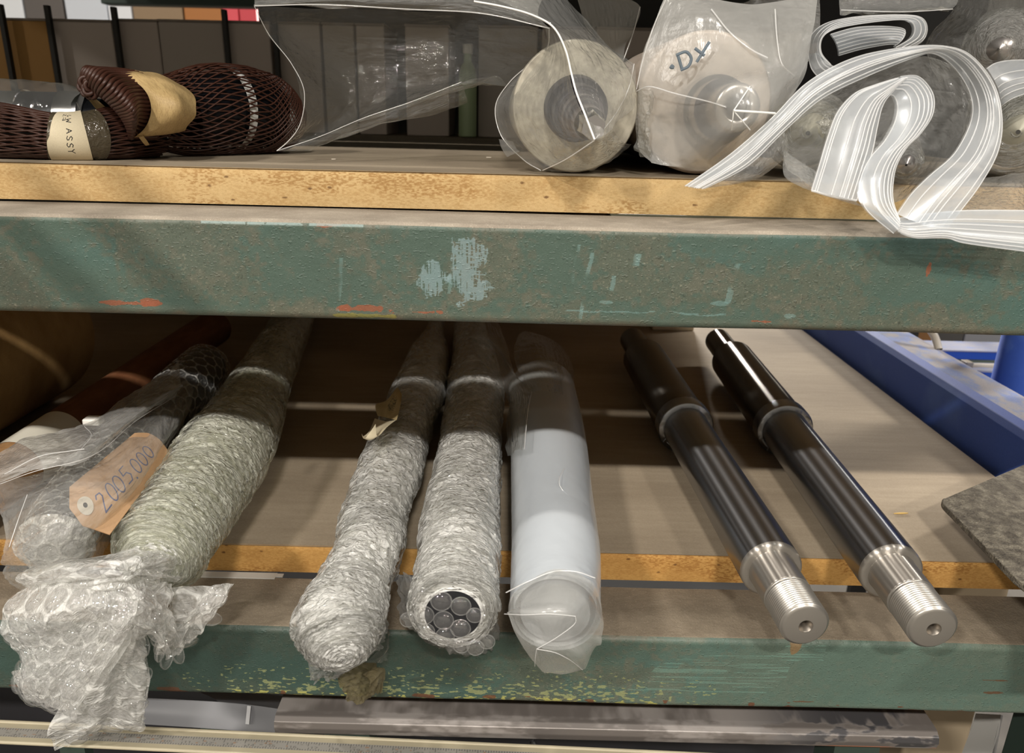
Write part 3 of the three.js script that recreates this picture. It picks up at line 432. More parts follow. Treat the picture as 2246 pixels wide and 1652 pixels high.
{ // plain film roll with folded end
  const [pts, rad] = roll([[1112, 1345, 1323, 1345], [1114, 1290, 1322, 1300], [1117, 1200, 1320, 1210], [1117, 1094, 1304, 1098], [1116, 960, 1287, 960], [1112, 850, 1264, 868], [1130, 770, 1240, 780]], LD + 0.002); for (const k in rad) rad[k] *= 0.955;
  const t = thing('film_roll', 'smooth roll in milky white film with a folded front end, beside the steel shafts', 'film roll', [pts[1].x, LD, pts[1].z]);
  const body = sweep(pts.slice(0, 6), rad.slice(0, 6), 120, 160, (th, v, r0) => 1 + 0.02 * fbm(th * 1.2, v * 7, 5, 3)); obj('outer_film', body, M.polyRoll, t);
  obj('inner_film', sweep(pts.slice(0, 5), rad.slice(0, 5).map((r) => r * 0.9), 80, 80, (th, v) => 1 + 0.03 * fbm(th, v * 9, 8, 3)), film(0.35, 0.3, { color: 0xe2e6ea, bumpMap: softTex }), t);
  const cp = pts.slice(0, 5), cr1 = rad.slice(0, 5).map((r) => r * 0.76); obj('core', [sweep(cp, cr1, 40, 30), capAt(cp, cr1, 0)], std({ color: 0x8f949a, roughness: 0.4 }), t);
  // the folded end: from the rim to a wedge seam that ends in a low point
  const d = pts[0].clone().sub(pts[1]).normalize(), s = V(1, 0, 0), w = V(0, 1, 0), R = rad[0], c = pts[0];
  const tip = [[1110, 1347, 0.035], [1150, 1348, 0.075], [1200, 1347, 0.085], [1262, 1350, 0.08], [1240, 1385, 0.078], [1176, 1424, 0.075], [1178, 1465, 0.05], [1195, 1478, 0.042], [1278, 1470, 0.04], [1276, 1440, 0.06], [1318, 1410, 0.03], [1322, 1330, 0.03]].map(([x, y, z]) => onZ(x, y, z));
  const rim = (a) => c.clone().addScaledVector(s, cos(a) * R).addScaledVector(w, sin(a) * R);
  const A = (x, y, z) => onZ(x, y, z), g = [], tri = (...p) => { const b = new THREE.BufferGeometry(); b.setAttribute('position', new THREE.Float32BufferAttribute(p.flatMap((q) => q.toArray()), 3)); b.setAttribute('uv', new THREE.Float32BufferAttribute(p.flatMap((q) => [q.x, q.y + q.z]), 2)); b.computeVertexNormals(); g.push(b); };
  const zr = pts[0].z, cap = patch([
    [A(1114, 1345, zr), A(1128, 1300, zr + 0.002), A(1215, 1250, zr), A(1300, 1275, zr), A(1323, 1345, zr)],
    [A(1113, 1346, zr + 0.02), A(1135, 1325, zr + 0.025), A(1215, 1300, zr + 0.03), A(1285, 1310, zr + 0.025), A(1323, 1365, zr + 0.012)],
    [A(1112, 1347, zr + 0.026), A(1150, 1347, zr + 0.04), A(1210, 1346, zr + 0.046), A(1265, 1352, zr + 0.042), A(1322, 1390, zr + 0.016)],
    [A(1135, 1400, zr + 0.022), A(1165, 1390, zr + 0.034), A(1205, 1400, zr + 0.040), A(1250, 1395, zr + 0.036), A(1318, 1412, zr + 0.014)],
    [A(1158, 1440, zr + 0.016), A(1177, 1424, zr + 0.034), A(1215, 1432, zr + 0.034), A(1276, 1440, zr + 0.03), A(1306, 1424, zr + 0.01)],
    [A(1190, 1474, zr + 0.004), A(1196, 1478, zr + 0.01), A(1235, 1479, zr + 0.01), A(1280, 1470, zr + 0.008), A(1284, 1466, zr)]], 60, 70, (u, v) => ridge(u * 4, v * 5, 6, 2) * 0.0012);
  obj('folded_end', cap, M.bagMilky, t);
  const fold = (list, r = 0.00028) => obj('fold', tube(list.map(([x, y, z]) => A(x, y, zr + z)), r, 40, 5), M.fold, t);
  fold([[1106, 1347, 0.027], [1150, 1349, 0.0415], [1205, 1347, 0.0475], [1262, 1352, 0.0445]]); fold([[1262, 1352, 0.0445], [1262, 1366, 0.043], [1225, 1396, 0.042], [1177, 1424, 0.0365]]); fold([[1177, 1424, 0.0365], [1174, 1445, 0.03], [1173, 1462, 0.018]]); fold([[1177, 1424, 0.0365], [1215, 1431, 0.0375], [1245, 1445, 0.033], [1278, 1470, 0.011]]); fold([[1110, 1300, 0.002], [1160, 1275, 0.012], [1215, 1254, 0.003], [1262, 1254, 0.002], [1305, 1268, -0.002]], 0.0005);
  // loose film of the bag's open end, running back and twisting away to the left
  const q = (x, y, h) => onY(x, y, LD + h);
  obj('loose_film', patch([[q(1112, 1000, 0.05), q(1135, 990, 0.075), q(1150, 985, 0.08)], [q(1112, 930, 0.05), q(1135, 920, 0.075), q(1160, 900, 0.085)], [q(1112, 870, 0.05), q(1125, 850, 0.07), q(1166, 855, 0.085)], [q(1062, 800, 0.08), q(1095, 770, 0.09), q(1130, 820, 0.085)], [q(1030, 740, 0.1), q(1060, 740, 0.11), q(1110, 755, 0.1)], [q(1030, 700, 0.11), q(1055, 700, 0.12), q(1090, 705, 0.11)]], 40, 90, (u, v) => ridge(u * 4, v * 9, 3, 2) * 0.003), M.bagClear, t);
  obj('open_end', patch([[q(1166, 858, 0.085), q(1210, 862, 0.09), q(1262, 880, 0.05)], [q(1135, 810, 0.09), q(1200, 810, 0.1), q(1256, 830, 0.05)], [q(1128, 765, 0.09), q(1190, 760, 0.1), q(1250, 790, 0.05)], [q(1142, 728, 0.08), q(1180, 735, 0.09), q(1226, 755, 0.05)]], 40, 50, (u, v) => ridge(u * 4, v * 5, 9, 2) * 0.003), M.bagClear, t);
  fold2([[1166, 860, 0.086], [1158, 900, 0.086], [1150, 985, 0.081]]); function fold2(l) { obj('fold', tube(l.map((a) => q(...a)), 0.0004, 30, 5), M.fold, t); }
  for (const l of [[[1262, 905, 0.06], [1245, 935, 0.07], [1272, 970, 0.06]], [[1262, 975, 0.062], [1248, 1010, 0.07], [1230, 1070, 0.075], [1280, 1112, 0.058]]]) fold2(l);
}
// ---------- left end of the lower board ----------
{
  const drum = thing('cardboard_drum', 'big brown cardboard drum lying at the far left of the lower board', 'drum', [-0.612, LD, -0.2]);
  const c = V(-0.615, LD + 0.096, 0);
  obj('shell', lathe([[0, 0.094], [0.001, 0.0955], [0.47, 0.0955], [0.471, 0.094]], V(c.x, c.y, 0.06), V(c.x, c.y, -0.41), 80), M.cardboard, drum);
  for (const z of [-0.408, 0.056]) obj('end_disc', new THREE.CircleGeometry(0.0942, 48).translate(c.x, c.y, z), M.cardboard, drum);
  const t1 = thing('kraft_tube', 'brown kraft paper tube with a white paper label round it, beside the cardboard drum', 'tube', [-0.46, LD, -0.3]);
  const axis = (p, q, r) => [p, q, r];
  const a = V(-0.475, LD + 0.027, 0.0), d1 = V(-0.4625, LD + 0.036, -0.34).sub(a).normalize(), P = (k) => a.clone().addScaledVector(d1, k);
  obj('tube', lathe([[0.07, 0.0], [0.07, 0.025], [0.071, 0.026], [0.155, 0.026]], a, P(1), 56), M.kraft, t1); obj('rear_tube', lathe([[0, 0.026], [0.46, 0.026], [0.46, 0.0]], P(0.155), P(1.155), 56), M.brownTube, t1);
  const lab = sweep([P(0.155), P(0.19), P(0.228)], [0.0264, 0.0264, 0.0264], 80, 6); const labTex = (() => { const c = document.createElement('canvas'); c.width = 512; c.height = 256; const x = c.getContext('2d'); x.fillStyle = '#d8d4c6'; x.fillRect(0, 0, 512, 256); x.fillStyle = '#7a7a74'; for (let j = 0; j < 3; j++) for (let i = 0; i < 5; i++) x.fillRect(170 + i * 22 + j * 4, 90 + j * 34, 12 + (i * 7 % 6), 4); const t = new THREE.CanvasTexture(c); t.colorSpace = THREE.SRGBColorSpace; t.wrapS = t.wrapT = THREE.RepeatWrapping; t.repeat.set(1 / 0.19, 1 / 0.095); return t; })();
  obj('label', lab, std({ map: labTex, roughness: 0.8 }), t1);
  const t2 = thing('brown_tube', 'dark brown cardboard tube in the shade, right of the labelled kraft tube', 'tube', [-0.4, LD, -0.5]);
  const b = V(-0.411, LD + 0.0165, -0.16), d2 = V(-0.419, LD + 0.0165, -0.42).sub(b).normalize();
  obj('tube', lathe([[0, 0], [0, 0.0155], [0.001, 0.016], [0.29, 0.016], [0.29, 0]], b, b.clone().add(d2), 48), M.brownTube, t2);
  const w = thing('white_foam_block', 'small white foam block peeping out behind the clear bag', 'foam block', [0, 0, 0]); const wp = onY(205, 923, LD + 0.075); w.position.copy(wp);
  const wb = new RoundedBoxGeometry(0.016, 0.007, 0.012, 2, 0.002).translate(wp.x, wp.y, wp.z); obj('block', wb, std({ color: 0xf2f0ea, roughness: 0.7 }), w);
}
{ // bagged part with a shipping tag
  const [pts, rad] = roll([[45, 1168, 195, 1230], [85, 1090, 240, 1152], [160, 1000, 306, 1056], [268, 905, 400, 950], [342, 832, 466, 875], [395, 790, 505, 820]], LD + 0.002);
  const t = thing('bagged_part', 'dark steel part in bubble wrap inside a clear plastic bag, behind the loose bubble wrap', 'bagged part', [pts[2].x, LD, pts[2].z]);
  const cr1 = rad.map((r) => r * 0.78); obj('core', [sweep(pts, cr1, 48, 40), capAt(pts, cr1, 0), capAt(pts, cr1, 5)], M.coreDark, t);
  const wr = sweep(pts, rad.map((r) => r * 0.92), 140, 200, (th, v) => 1 + 0.04 * fbm(th, v * 10, 4, 3)); push(wr, (u, v) => dome(u, v, 0.0175) * 0.003); obj('bubble_wrap', wr, M.cellWrap, t);
  // large air cells over the front end
  const c = pts[0], d = pts[0].clone().sub(pts[1]).normalize(), s = V(0, 1, 0).cross(d).normalize(), w = d.clone().cross(s); let kb = 0;
  for (let j = -3; j <= 3; j++) for (let i = -3; i <= 3; i++) { const x = (i + (j & 1) * 0.5) * 0.0165, y = j * 0.0143, rr = hypot(x, y) / rad[0]; if (rr > 0.95) continue; bubble(t, c.clone().addScaledVector(s, x).addScaledVector(w, y).addScaledVector(d, 0.012 * (1 - rr * rr)), d.clone().addScaledVector(s, x * 12).addScaledVector(w, y * 12), 0.0078, kb++); }
  obj('end_film', push(surf((u, v) => { const a = u * 2 * PI, r = v * rad[0] * 1.02, x = cos(a) * r, y = sin(a) * r, rr = v * 1.02; return [c.clone().addScaledVector(s, x).addScaledVector(w, y).addScaledVector(d, 0.010 * (1 - rr * rr)), [x + 1, y + 1]]; }, 72, 24, true), (u, v) => dome(u, v, 0.0175) * 0.002 + ridge(u * 60, v * 60, 3, 2) * 0.0012), M.loose, t);
  const q = (x, y, h) => onY(x, y, LD + h);
  obj('bag_film', patch([
    [q(-20, 1065, 0.06), q(80, 1040, 0.075), q(200, 985, 0.08), q(310, 910, 0.08), q(380, 850, 0.08), q(412, 832, 0.072)],
    [q(0, 1120, 0.06), q(110, 1075, 0.086), q(230, 1010, 0.088), q(330, 940, 0.086), q(388, 880, 0.082), q(422, 855, 0.066)],
    [q(8, 1180, 0.05), q(125, 1130, 0.088), q(255, 1060, 0.090), q(345, 985, 0.086), q(392, 925, 0.078), q(415, 895, 0.060)],
    [q(5, 1230, 0.036), q(95, 1190, 0.075), q(215, 1140, 0.08), q(310, 1060, 0.076), q(358, 990, 0.062), q(388, 950, 0.05)],
    [q(10, 1262, 0.02), q(80, 1250, 0.048), q(190, 1215, 0.055), q(260, 1140, 0.05), q(315, 1060, 0.04), q(355, 990, 0.03)],
    [q(40, 1300, 0.004), q(100, 1300, 0.02), q(190, 1265, 0.03), q(240, 1200, 0.03), q(275, 1110, 0.02), q(335, 1015, 0.012)]], 90, 90, (u, v) => ridge(u * 6, v * 5, 3, 3) * 0.003), M.bagMid, t);
  obj('bag_mouth', patch([
    [q(-25, 1010, 0.07), q(60, 960, 0.082), q(190, 925, 0.088), q(290, 862, 0.09), q(392, 796, 0.098)],
    [q(-25, 1035, 0.08), q(80, 985, 0.098), q(200, 945, 0.098), q(310, 880, 0.1), q(396, 838, 0.1)],
    [q(-20, 1050, 0.085), q(90, 1005, 0.102), q(205, 968, 0.104), q(330, 890, 0.1), q(400, 850, 0.095)],
    [q(-10, 1064, 0.08), q(80, 1030, 0.096), q(195, 1004, 0.1), q(300, 920, 0.092), q(385, 868, 0.086)]], 90, 40, (u, v) => ridge(u * 9, v * 4, 6, 3) * 0.0025), film(0.7, 0.2, { bumpMap: softTex, bumpScale: 0.0016 }), t);
  const fold = (l, r = 0.0003) => obj('fold', tube(l.map((a) => q(...a)), r, 40, 5), M.fold, t);
  fold([[0, 1062, 0.083], [80, 1033, 0.098], [190, 1005, 0.102], [300, 922, 0.094], [385, 869, 0.088]]); fold([[10, 1040, 0.09], [90, 1000, 0.105], [150, 990, 0.105], [185, 985, 0.106]], 0.0004); fold([[20, 1200, 0.064], [40, 1140, 0.075], [60, 1085, 0.08]]); fold([[185, 935, 0.1], [200, 957, 0.106], [178, 985, 0.106]], 0.0003); 
  // kraft tag
  const c2 = document.createElement('canvas'); c2.width = 1024; c2.height = 512; const x = c2.getContext('2d');
  x.fillStyle = '#c9a27b'; x.fillRect(0, 0, 1024, 512); const R2 = rng(4); for (let i = 0; i < 5000; i++) { x.fillStyle = R2() > 0.5 ? 'rgba(90,60,30,0.06)' : 'rgba(255,230,200,0.06)'; x.fillRect(R2() * 1024, R2() * 512, 3 + R2() * 14, 2); }
  x.strokeStyle = '#33417f'; x.lineWidth = 11; x.lineCap = 'round'; x.lineJoin = 'round';
  const oval = (cx, cy, rx, ry, rot = 0.1) => { x.beginPath(); x.ellipse(cx, cy, rx, ry, rot, 0, 2 * PI); x.stroke(); }; const path = (...p) => { x.beginPath(); p.forEach(([a, b], i) => i ? x.lineTo(a, b) : x.moveTo(a, b)); x.stroke(); };
  const by = 330; path([205, by - 45], [222, by - 72], [258, by - 66], [262, by - 30], [232, by + 20], [205, by + 72], [275, by + 68]);
  oval(345, by, 34, 76, 0.12); oval(435, by, 36, 76, 0.12); path([575, by - 84], [520, by - 80], [508, by - 14], [552, by - 16], [572, by + 24], [550, by + 66], [502, by + 66]); x.fillStyle = '#33417f'; x.beginPath(); x.arc(592, by + 86, 9, 0, 7); x.fill();
  oval(662, by + 4, 32, 74, 0.12); oval(752, by + 4, 32, 74, 0.12); oval(846, by + 2, 32, 70, 0.12);
  const tt = new THREE.CanvasTexture(c2); tt.colorSpace = THREE.SRGBColorSpace;
  const tg = thing('shipping_tag', 'tan card tag with a blue handwritten number and white eyelet, in the clear bag', 'tag', q(240, 1070, 0.08).toArray());
  // corners: eyelet end at the lower left
  const A = q(126, 1090, 0.0835), B = q(300, 946, 0.0865), C = q(378, 990, 0.070), D = q(214, 1208, 0.068), E1 = q(143, 1122, 0.08), E2 = q(198, 1162, 0.074), h2 = V(0, 0.003, 0);
  const at = (u, v) => { const l = A.clone().lerp(B, u), m = D.clone().lerp(C, u); return l.lerp(m, v).addScaledVector(V(0, 1, 0), 0.0055 * sin(PI * v)); };
  const gshape = surf((u, v) => { const cut = 0.13 * max(0, abs(v - 0.5) - 0.16) / 0.34; const uu = lerp(cut, 1 - cut * 0.25, u); return [at(uu, v), [uu, 1 - v]]; }, 40, 24); const back = gshape.clone(); back.translate(0, -0.0005, 0);
  obj('card', gshape, std({ map: tt, roughness: 0.8 }), tg); obj('card_back', back, std({ color: 0xb08a62, roughness: 0.85 }), tg);
  const ring = surf((u, v) => { const a = u * 2 * PI, r = lerp(0.028, 0.1, v); return at(0.105 + cos(a) * r * 0.62, 0.5 + sin(a) * r * 1.5).add(V(0, 0.0006, 0)); }, 40, 3); obj('eyelet_ring', ring, std({ color: 0xd9d2c6, roughness: 0.7 }), tg); obj('eyelet_hole', surf((u, v) => { const a = u * 2 * PI, r = 0.029 * v; return at(0.105 + cos(a) * r * 0.62, 0.5 + sin(a) * r * 1.5).add(V(0, 0.0005, 0)); }, 24, 2), M.coreDark, tg);
}
{ // loose bubble wrap hanging over the beam: each fold of the sheet is a part, each big air cell a sub-part
  const t = thing('loose_bubble_wrap', 'crumpled loose sheet of large bubble wrap hanging down over the lower beam at the left', 'bubble wrap', onZ(190, 1400, 0.05).toArray());
  const Z = (l) => l.map((r) => r.map(([x, y, z]) => onZ(x, y, z)));
  const sheets = [
    ['front_fold', Z([[[60, 1288, 0.02], [130, 1262, 0.045], [215, 1268, 0.06], [300, 1310, 0.06]], [[22, 1345, 0.035], [110, 1340, 0.065], [210, 1335, 0.078], [298, 1345, 0.07]], [[20, 1400, 0.04], [100, 1395, 0.062], [190, 1398, 0.075], [272, 1400, 0.075]], [[34, 1450, 0.045], [95, 1450, 0.06], [165, 1455, 0.07], [222, 1470, 0.075]], [[2, 1502, 0.05], [70, 1500, 0.058], [135, 1505, 0.066], [190, 1525, 0.07]], [[42, 1536, 0.05], [80, 1552, 0.056], [115, 1562, 0.06], [150, 1578, 0.065]]]), 0.0175, 0.0052, 31],
    ['rear_fold', Z([[[205, 1330, 0.055], [260, 1340, 0.066], [310, 1352, 0.055], [338, 1372, 0.045]], [[200, 1400, 0.055], [250, 1400, 0.068], [300, 1405, 0.06], [333, 1420, 0.045]], [[160, 1475, 0.055], [220, 1475, 0.066], [280, 1475, 0.06], [327, 1478, 0.045]], [[130, 1545, 0.05], [200, 1545, 0.062], [265, 1542, 0.058], [320, 1540, 0.045]], [[122, 1600, 0.045], [190, 1600, 0.056], [255, 1590, 0.055], [312, 1584, 0.042]], [[125, 1642, 0.04], [180, 1632, 0.05], [245, 1618, 0.05], [306, 1606, 0.042]]]), 0.0175, 0.0048, 32],
    ['side_flap', Z([[[372, 1290, 0.01], [430, 1283, 0.02], [480, 1280, 0.028], [512, 1282, 0.03]], [[372, 1330, 0.015], [420, 1325, 0.03], [460, 1318, 0.034], [492, 1310, 0.03]], [[350, 1380, 0.02], [395, 1372, 0.036], [430, 1362, 0.036], [455, 1352, 0.03]], [[346, 1425, 0.02], [370, 1415, 0.03], [400, 1402, 0.03], [425, 1392, 0.026]], [[362, 1443, 0.02], [372, 1440, 0.026], [390, 1428, 0.026], [410, 1412, 0.024]]]), 0.0175, 0.0042, 33],
    ['front_drape', Z([[[215, 1262, 0.05], [290, 1268, 0.05], [350, 1275, 0.035], [378, 1280, 0.02]], [[220, 1300, 0.062], [300, 1305, 0.064], [355, 1320, 0.05], [380, 1335, 0.03]], [[262, 1345, 0.066], [310, 1350, 0.064], [350, 1365, 0.05], [374, 1385, 0.034]], [[310, 1372, 0.06], [335, 1390, 0.054], [352, 1410, 0.046], [366, 1430, 0.034]], [[344, 1405, 0.045], [350, 1420, 0.042], [357, 1432, 0.038], [362, 1442, 0.032]]]), 0.0175, 0.0035, 34],
    ['collar', Z([[[200, 1238, 0.01], [262, 1205, 0.01], [350, 1190, 0.0], [410, 1205, -0.03], [424, 1245, -0.045]], [[60, 1262, 0.02], [190, 1240, 0.045], [320, 1225, 0.045], [400, 1240, 0.005], [428, 1255, -0.03]], [[50, 1290, 0.03], [180, 1268, 0.062], [300, 1262, 0.06], [375, 1272, 0.03], [415, 1272, -0.01]], [[100, 1310, 0.045], [190, 1300, 0.066], [290, 1300, 0.062], [350, 1300, 0.035], [385, 1290, 0.01]]]), 0.0175, 0.0045, 35],
    ['top_fold', Z([[[285, 1185, -0.02], [330, 1150, -0.03], [372, 1160, -0.045], [390, 1180, -0.06]], [[300, 1215, 0.0], [345, 1190, 0.0], [390, 1205, -0.02], [418, 1228, -0.05]], [[310, 1240, 0.02], [350, 1222, 0.018], [395, 1238, -0.005], [422, 1252, -0.035]]]), 0.0175, 0.004, 36],
  ];
  let k = 0;
  for (const [n, rows, sp, h, s] of sheets) {
    const f = (u, v) => fbm(u * 3.2, v * 4, s, 3) * 0.012 + ridge(u * 3, v * 3.4, s + 5, 3) * 0.0035;
    const g = patch(rows, 110, 130), wide = rows[1][0].distanceTo(rows[1][rows[1].length - 1]), tall = rows[0][1].distanceTo(rows[rows.length - 1][1]);
    push(g, (u, v) => f(u, v) + dome(u * wide, v * tall, sp) * 0.0006); { const uv = g.attributes.uv; for (let i = 0; i < uv.count; i++) uv.setXY(i, uv.getX(i) * wide, uv.getY(i) * tall); }
    const bk = g.clone(); bk.computeVertexNormals(); { const nz = bk.attributes.normal; let sg = 0; for (let i = 0; i < nz.count; i += 7) sg += nz.getZ(i); push(bk, () => (sg > 0 ? -0.005 : 0.005)); } if (n.includes('fold') && n !== 'top_fold') obj('backing_film', bk, film(0.7, 0.1, { bumpScale: 0.001 }), t); const part = obj(n, g, M.loose, t); const p = g.attributes.position, nn = g.attributes.normal; // in the part's own frame
    t.updateMatrixWorld(true); const nx = floor(wide / sp), ny = floor(tall / (sp * 0.866));
    for (let j = 0; j <= ny; j++) for (let i = 0; i <= nx; i++) {
      const u = ((i + (j & 1) * 0.5) * sp) / wide, v = j * sp * 0.866 / tall; if (u > 0.99 || v > 0.99 || u < 0.02 || v < 0.02) continue; if (n === 'collar' && hash(i, j, s) > 0.5) continue; if (n === 'top_fold' && hash(i, j, s) > 0.4) continue;
      const id = Math.round(v * 130) * 111 + Math.round(u * 110), q = V(p.getX(id), p.getY(id), p.getZ(id)).applyMatrix4(t.matrixWorld), m = V(nn.getX(id), nn.getY(id), nn.getZ(id)); if (m.z < 0) m.negate();
      bubble(part, q, m, sp * (0.40 + 0.08 * hash(i, j, s + 1)), k++);
    }
  }
}
// ---------- behind the rack ----------
{
  const greyM = [0xb4a9a0, 0xada49b, 0xbaafa6].map((c) => std({ color: c, roughness: 0.85 })), brownM = std({ color: 0xa27a44, roughness: 0.85 }), flap = std({ color: 0x857a70, roughness: 0.85 });
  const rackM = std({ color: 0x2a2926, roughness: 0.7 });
  // upper row: [left px, right px, top px, depth, brown?]
  const up = [[-60, 2, 46, 0, 1], [6, 100, 44, 1, 'brown grey-topped'], [110, 243, 46], [258, 344, 46], [346, 486, 47], [495, 590, 50], [608, 700, 52], [706, 775, 54], [780, 842, 56], [888, 984, 58], [1050, 1180, 60], [1190, 1300, 62], [1310, 1430, 64], [1440, 1600, 66], [1610, 1760, 70]];
  const where = ['at the far left edge', 'brown one beside the second black post', 'above the black roller in its bag', 'left of the folded brown net', 'above the folded brown net', 'above the netted roller', 'behind the left edge of the big clear bag', 'second one behind the big clear bag', 'left of the dark gap behind the big bag', 'left of the green bottle', 'right of the green bottle', 'behind the first bagged roller', 'behind the grey film sheet', 'behind the marked bag', 'behind the right half of the marked bag', 'behind the coiled zip strips', 'second one behind the zip strips', 'at the far right edge'];
  const shelfY = UD + 0.001;
  up.forEach(([a, b, top, , brown], i) => {
    const z = -0.93, A = onZ(a, top, z), B = onZ(b, top, z), h = min(0.205, A.y - shelfY), x0 = A.x, x1 = B.x;
    const t = thing('storage_carton', (i === 0 || i === 1 ? 'brown' : 'grey') + ' carton in the rear row, ' + where[i], 'carton', [(x0 + x1) / 2, shelfY, z], 'cartons in the upper rear row');
    obj('box', box(x0, x1, shelfY, shelfY + h, z - 0.14, z, 0.002), i < 2 ? brownM : greyM[i % 3], t); obj('lid', box(x0 - 0.001, x1 + 0.001, shelfY + h, shelfY + h + 0.004, z - 0.141, z + 0.001, 0.001), flap, t);
  });
  [[3, 'left of the brown carton'], [105, 'between the brown and the first grey carton'], [250, 'above the folded net'], [491, 'above the netted roller'], [600, 'beside the big clear bag']].forEach(([px, w]) => { const p = onZ(px, 100, -0.9); const t = thing('rack_divider', 'black upright divider between the rear cartons, ' + w, 'divider', [p.x, shelfY, -0.915], 'black dividers between the rear cartons'); obj('bar', box(p.x - 0.004, p.x + 0.004, shelfY, shelfY + 0.196, -0.921, -0.911, 0.001), rackM, t); obj('foot', box(p.x - 0.008, p.x + 0.008, shelfY, shelfY + 0.003, -0.926, -0.904), rackM, t); });
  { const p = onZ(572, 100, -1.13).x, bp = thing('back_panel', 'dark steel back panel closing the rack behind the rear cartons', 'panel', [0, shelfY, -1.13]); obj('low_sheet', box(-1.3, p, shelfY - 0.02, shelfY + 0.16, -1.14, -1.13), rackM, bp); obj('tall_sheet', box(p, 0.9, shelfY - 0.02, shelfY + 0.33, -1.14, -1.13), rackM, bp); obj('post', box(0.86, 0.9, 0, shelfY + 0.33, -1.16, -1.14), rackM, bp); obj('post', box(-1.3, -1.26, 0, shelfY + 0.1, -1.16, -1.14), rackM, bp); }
  // lower row of cartons under the upper shelf: only their bottoms show
  const low = [[690, 740], [742, 838], [840, 920], [930, 1010], [1015, 1095], [1100, 1136], [1142, 1240], [1244, 1330], [1335, 1425], [1430, 1522]];
  low.forEach(([a, b], i) => { const z = i === 9 ? -0.815 : -0.85, A = onY(a, 718 + i * 1.2, LD), B = onY(b, 718 + i * 1.2, LD), x0 = A.x * (0.5 - z) / (0.5 - A.z), x1 = B.x * (0.5 - z) / (0.5 - B.z); const t = thing('storage_carton', (i === 2 ? 'brown' : 'grey') + ' carton at the back of the lower board, number ' + ['one', 'two', 'three', 'four', 'five', 'six', 'seven', 'eight', 'nine', 'ten'][i] + ' from the left', 'carton', [(x0 + x1) / 2, LD, z], 'cartons at the back of the lower board'); obj('box', box(x0, x1, LD, LD + 0.18, z - 0.16, z, 0.003), i === 2 ? brownM : i === 9 ? std({ color: 0xb8a88c, roughness: 0.8 }) : greyM[i % 3], t); obj('lid', box(x0, x1, LD + 0.18, LD + 0.184, z - 0.16, z + 0.001), flap, t); });
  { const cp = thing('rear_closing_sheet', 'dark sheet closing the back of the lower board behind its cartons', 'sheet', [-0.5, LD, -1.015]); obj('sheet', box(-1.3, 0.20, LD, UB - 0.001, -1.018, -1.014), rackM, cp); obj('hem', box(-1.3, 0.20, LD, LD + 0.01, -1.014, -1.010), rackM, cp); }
  // green bottle between cartons
  const bp = onZ(1027, 292, -0.92); const bt = thing('green_bottle', 'pale green plastic bottle between the rear cartons, seen under the big clear bag', 'bottle', [bp.x, shelfY, -0.92]);
  obj('bottle', lathe([[0, 0], [0.001, 0.014], [0.003, 0.0155], [0.10, 0.0155], [0.115, 0.012], [0.122, 0.007], [0.135, 0.007]], V(bp.x, shelfY, -0.9), V(bp.x, shelfY + 1, -0.9), 32), std({ color: 0x9db088, roughness: 0.35 }), bt); obj('cap', lathe([[0.135, 0.0085], [0.15, 0.0085], [0.15, 0]], V(bp.x, shelfY, -0.9), V(bp.x, shelfY + 1, -0.9), 24), std({ color: 0xd8d6cc, roughness: 0.4 }), bt);
  // far row of bright stock beyond the rack
  const far = thing('far_shelf', 'distant lit shelf of stock in the bright gap over the rear cartons', 'shelf', [-0.9, EYE + 0.02, -3.1]); obj('board', box(-3.2, 2.4, EYE + 0.0, EYE + 0.03, -3.4, -2.95), rackM, far); for (const x of [-3.15, 2.35]) obj('leg', box(x - 0.03, x + 0.03, 0, EYE, -3.2, -3.1), rackM, far);
  const stock = [[-20, 52, 0xd9dce0, 'white'], [56, 140, 0x5a5450, 'dark grey'], [145, 235, 0xc9ced6, 'silver'], [238, 288, 0xe0e2e6, 'white'], [292, 400, 0x8a7358, 'tan'], [404, 485, 0xa56a34, 'orange brown'], [488, 522, 0xd8505a, 'red'], [525, 562, 0xc8444e, 'red']];
  stock.forEach(([a, b, c, n], i) => { const z = -2.97, A = onZ(a, 30, z), B = onZ(b, 30, z), y0 = EYE + 0.03; const t = thing('stock_box', n + ' stock box on the distant lit shelf, number ' + ['one', 'two', 'three', 'four', 'five', 'six', 'seven', 'eight', 'nine', 'ten', 'eleven', 'twelve', 'thirteen'][i] + ' from the left', 'stock box', [(A.x + B.x) / 2, y0, z], 'stock boxes on the distant shelf'); obj('box', box(A.x, B.x, y0, y0 + 0.36 + 0.05 * hash(i, 2, 3), z - 0.25, z, 0.004), std({ color: c, roughness: 0.6 }), t); obj('lid_tape', box(A.x, B.x, y0 + 0.2, y0 + 0.215, z, z + 0.001), std({ color: c, roughness: 0.3 }), t); });
}
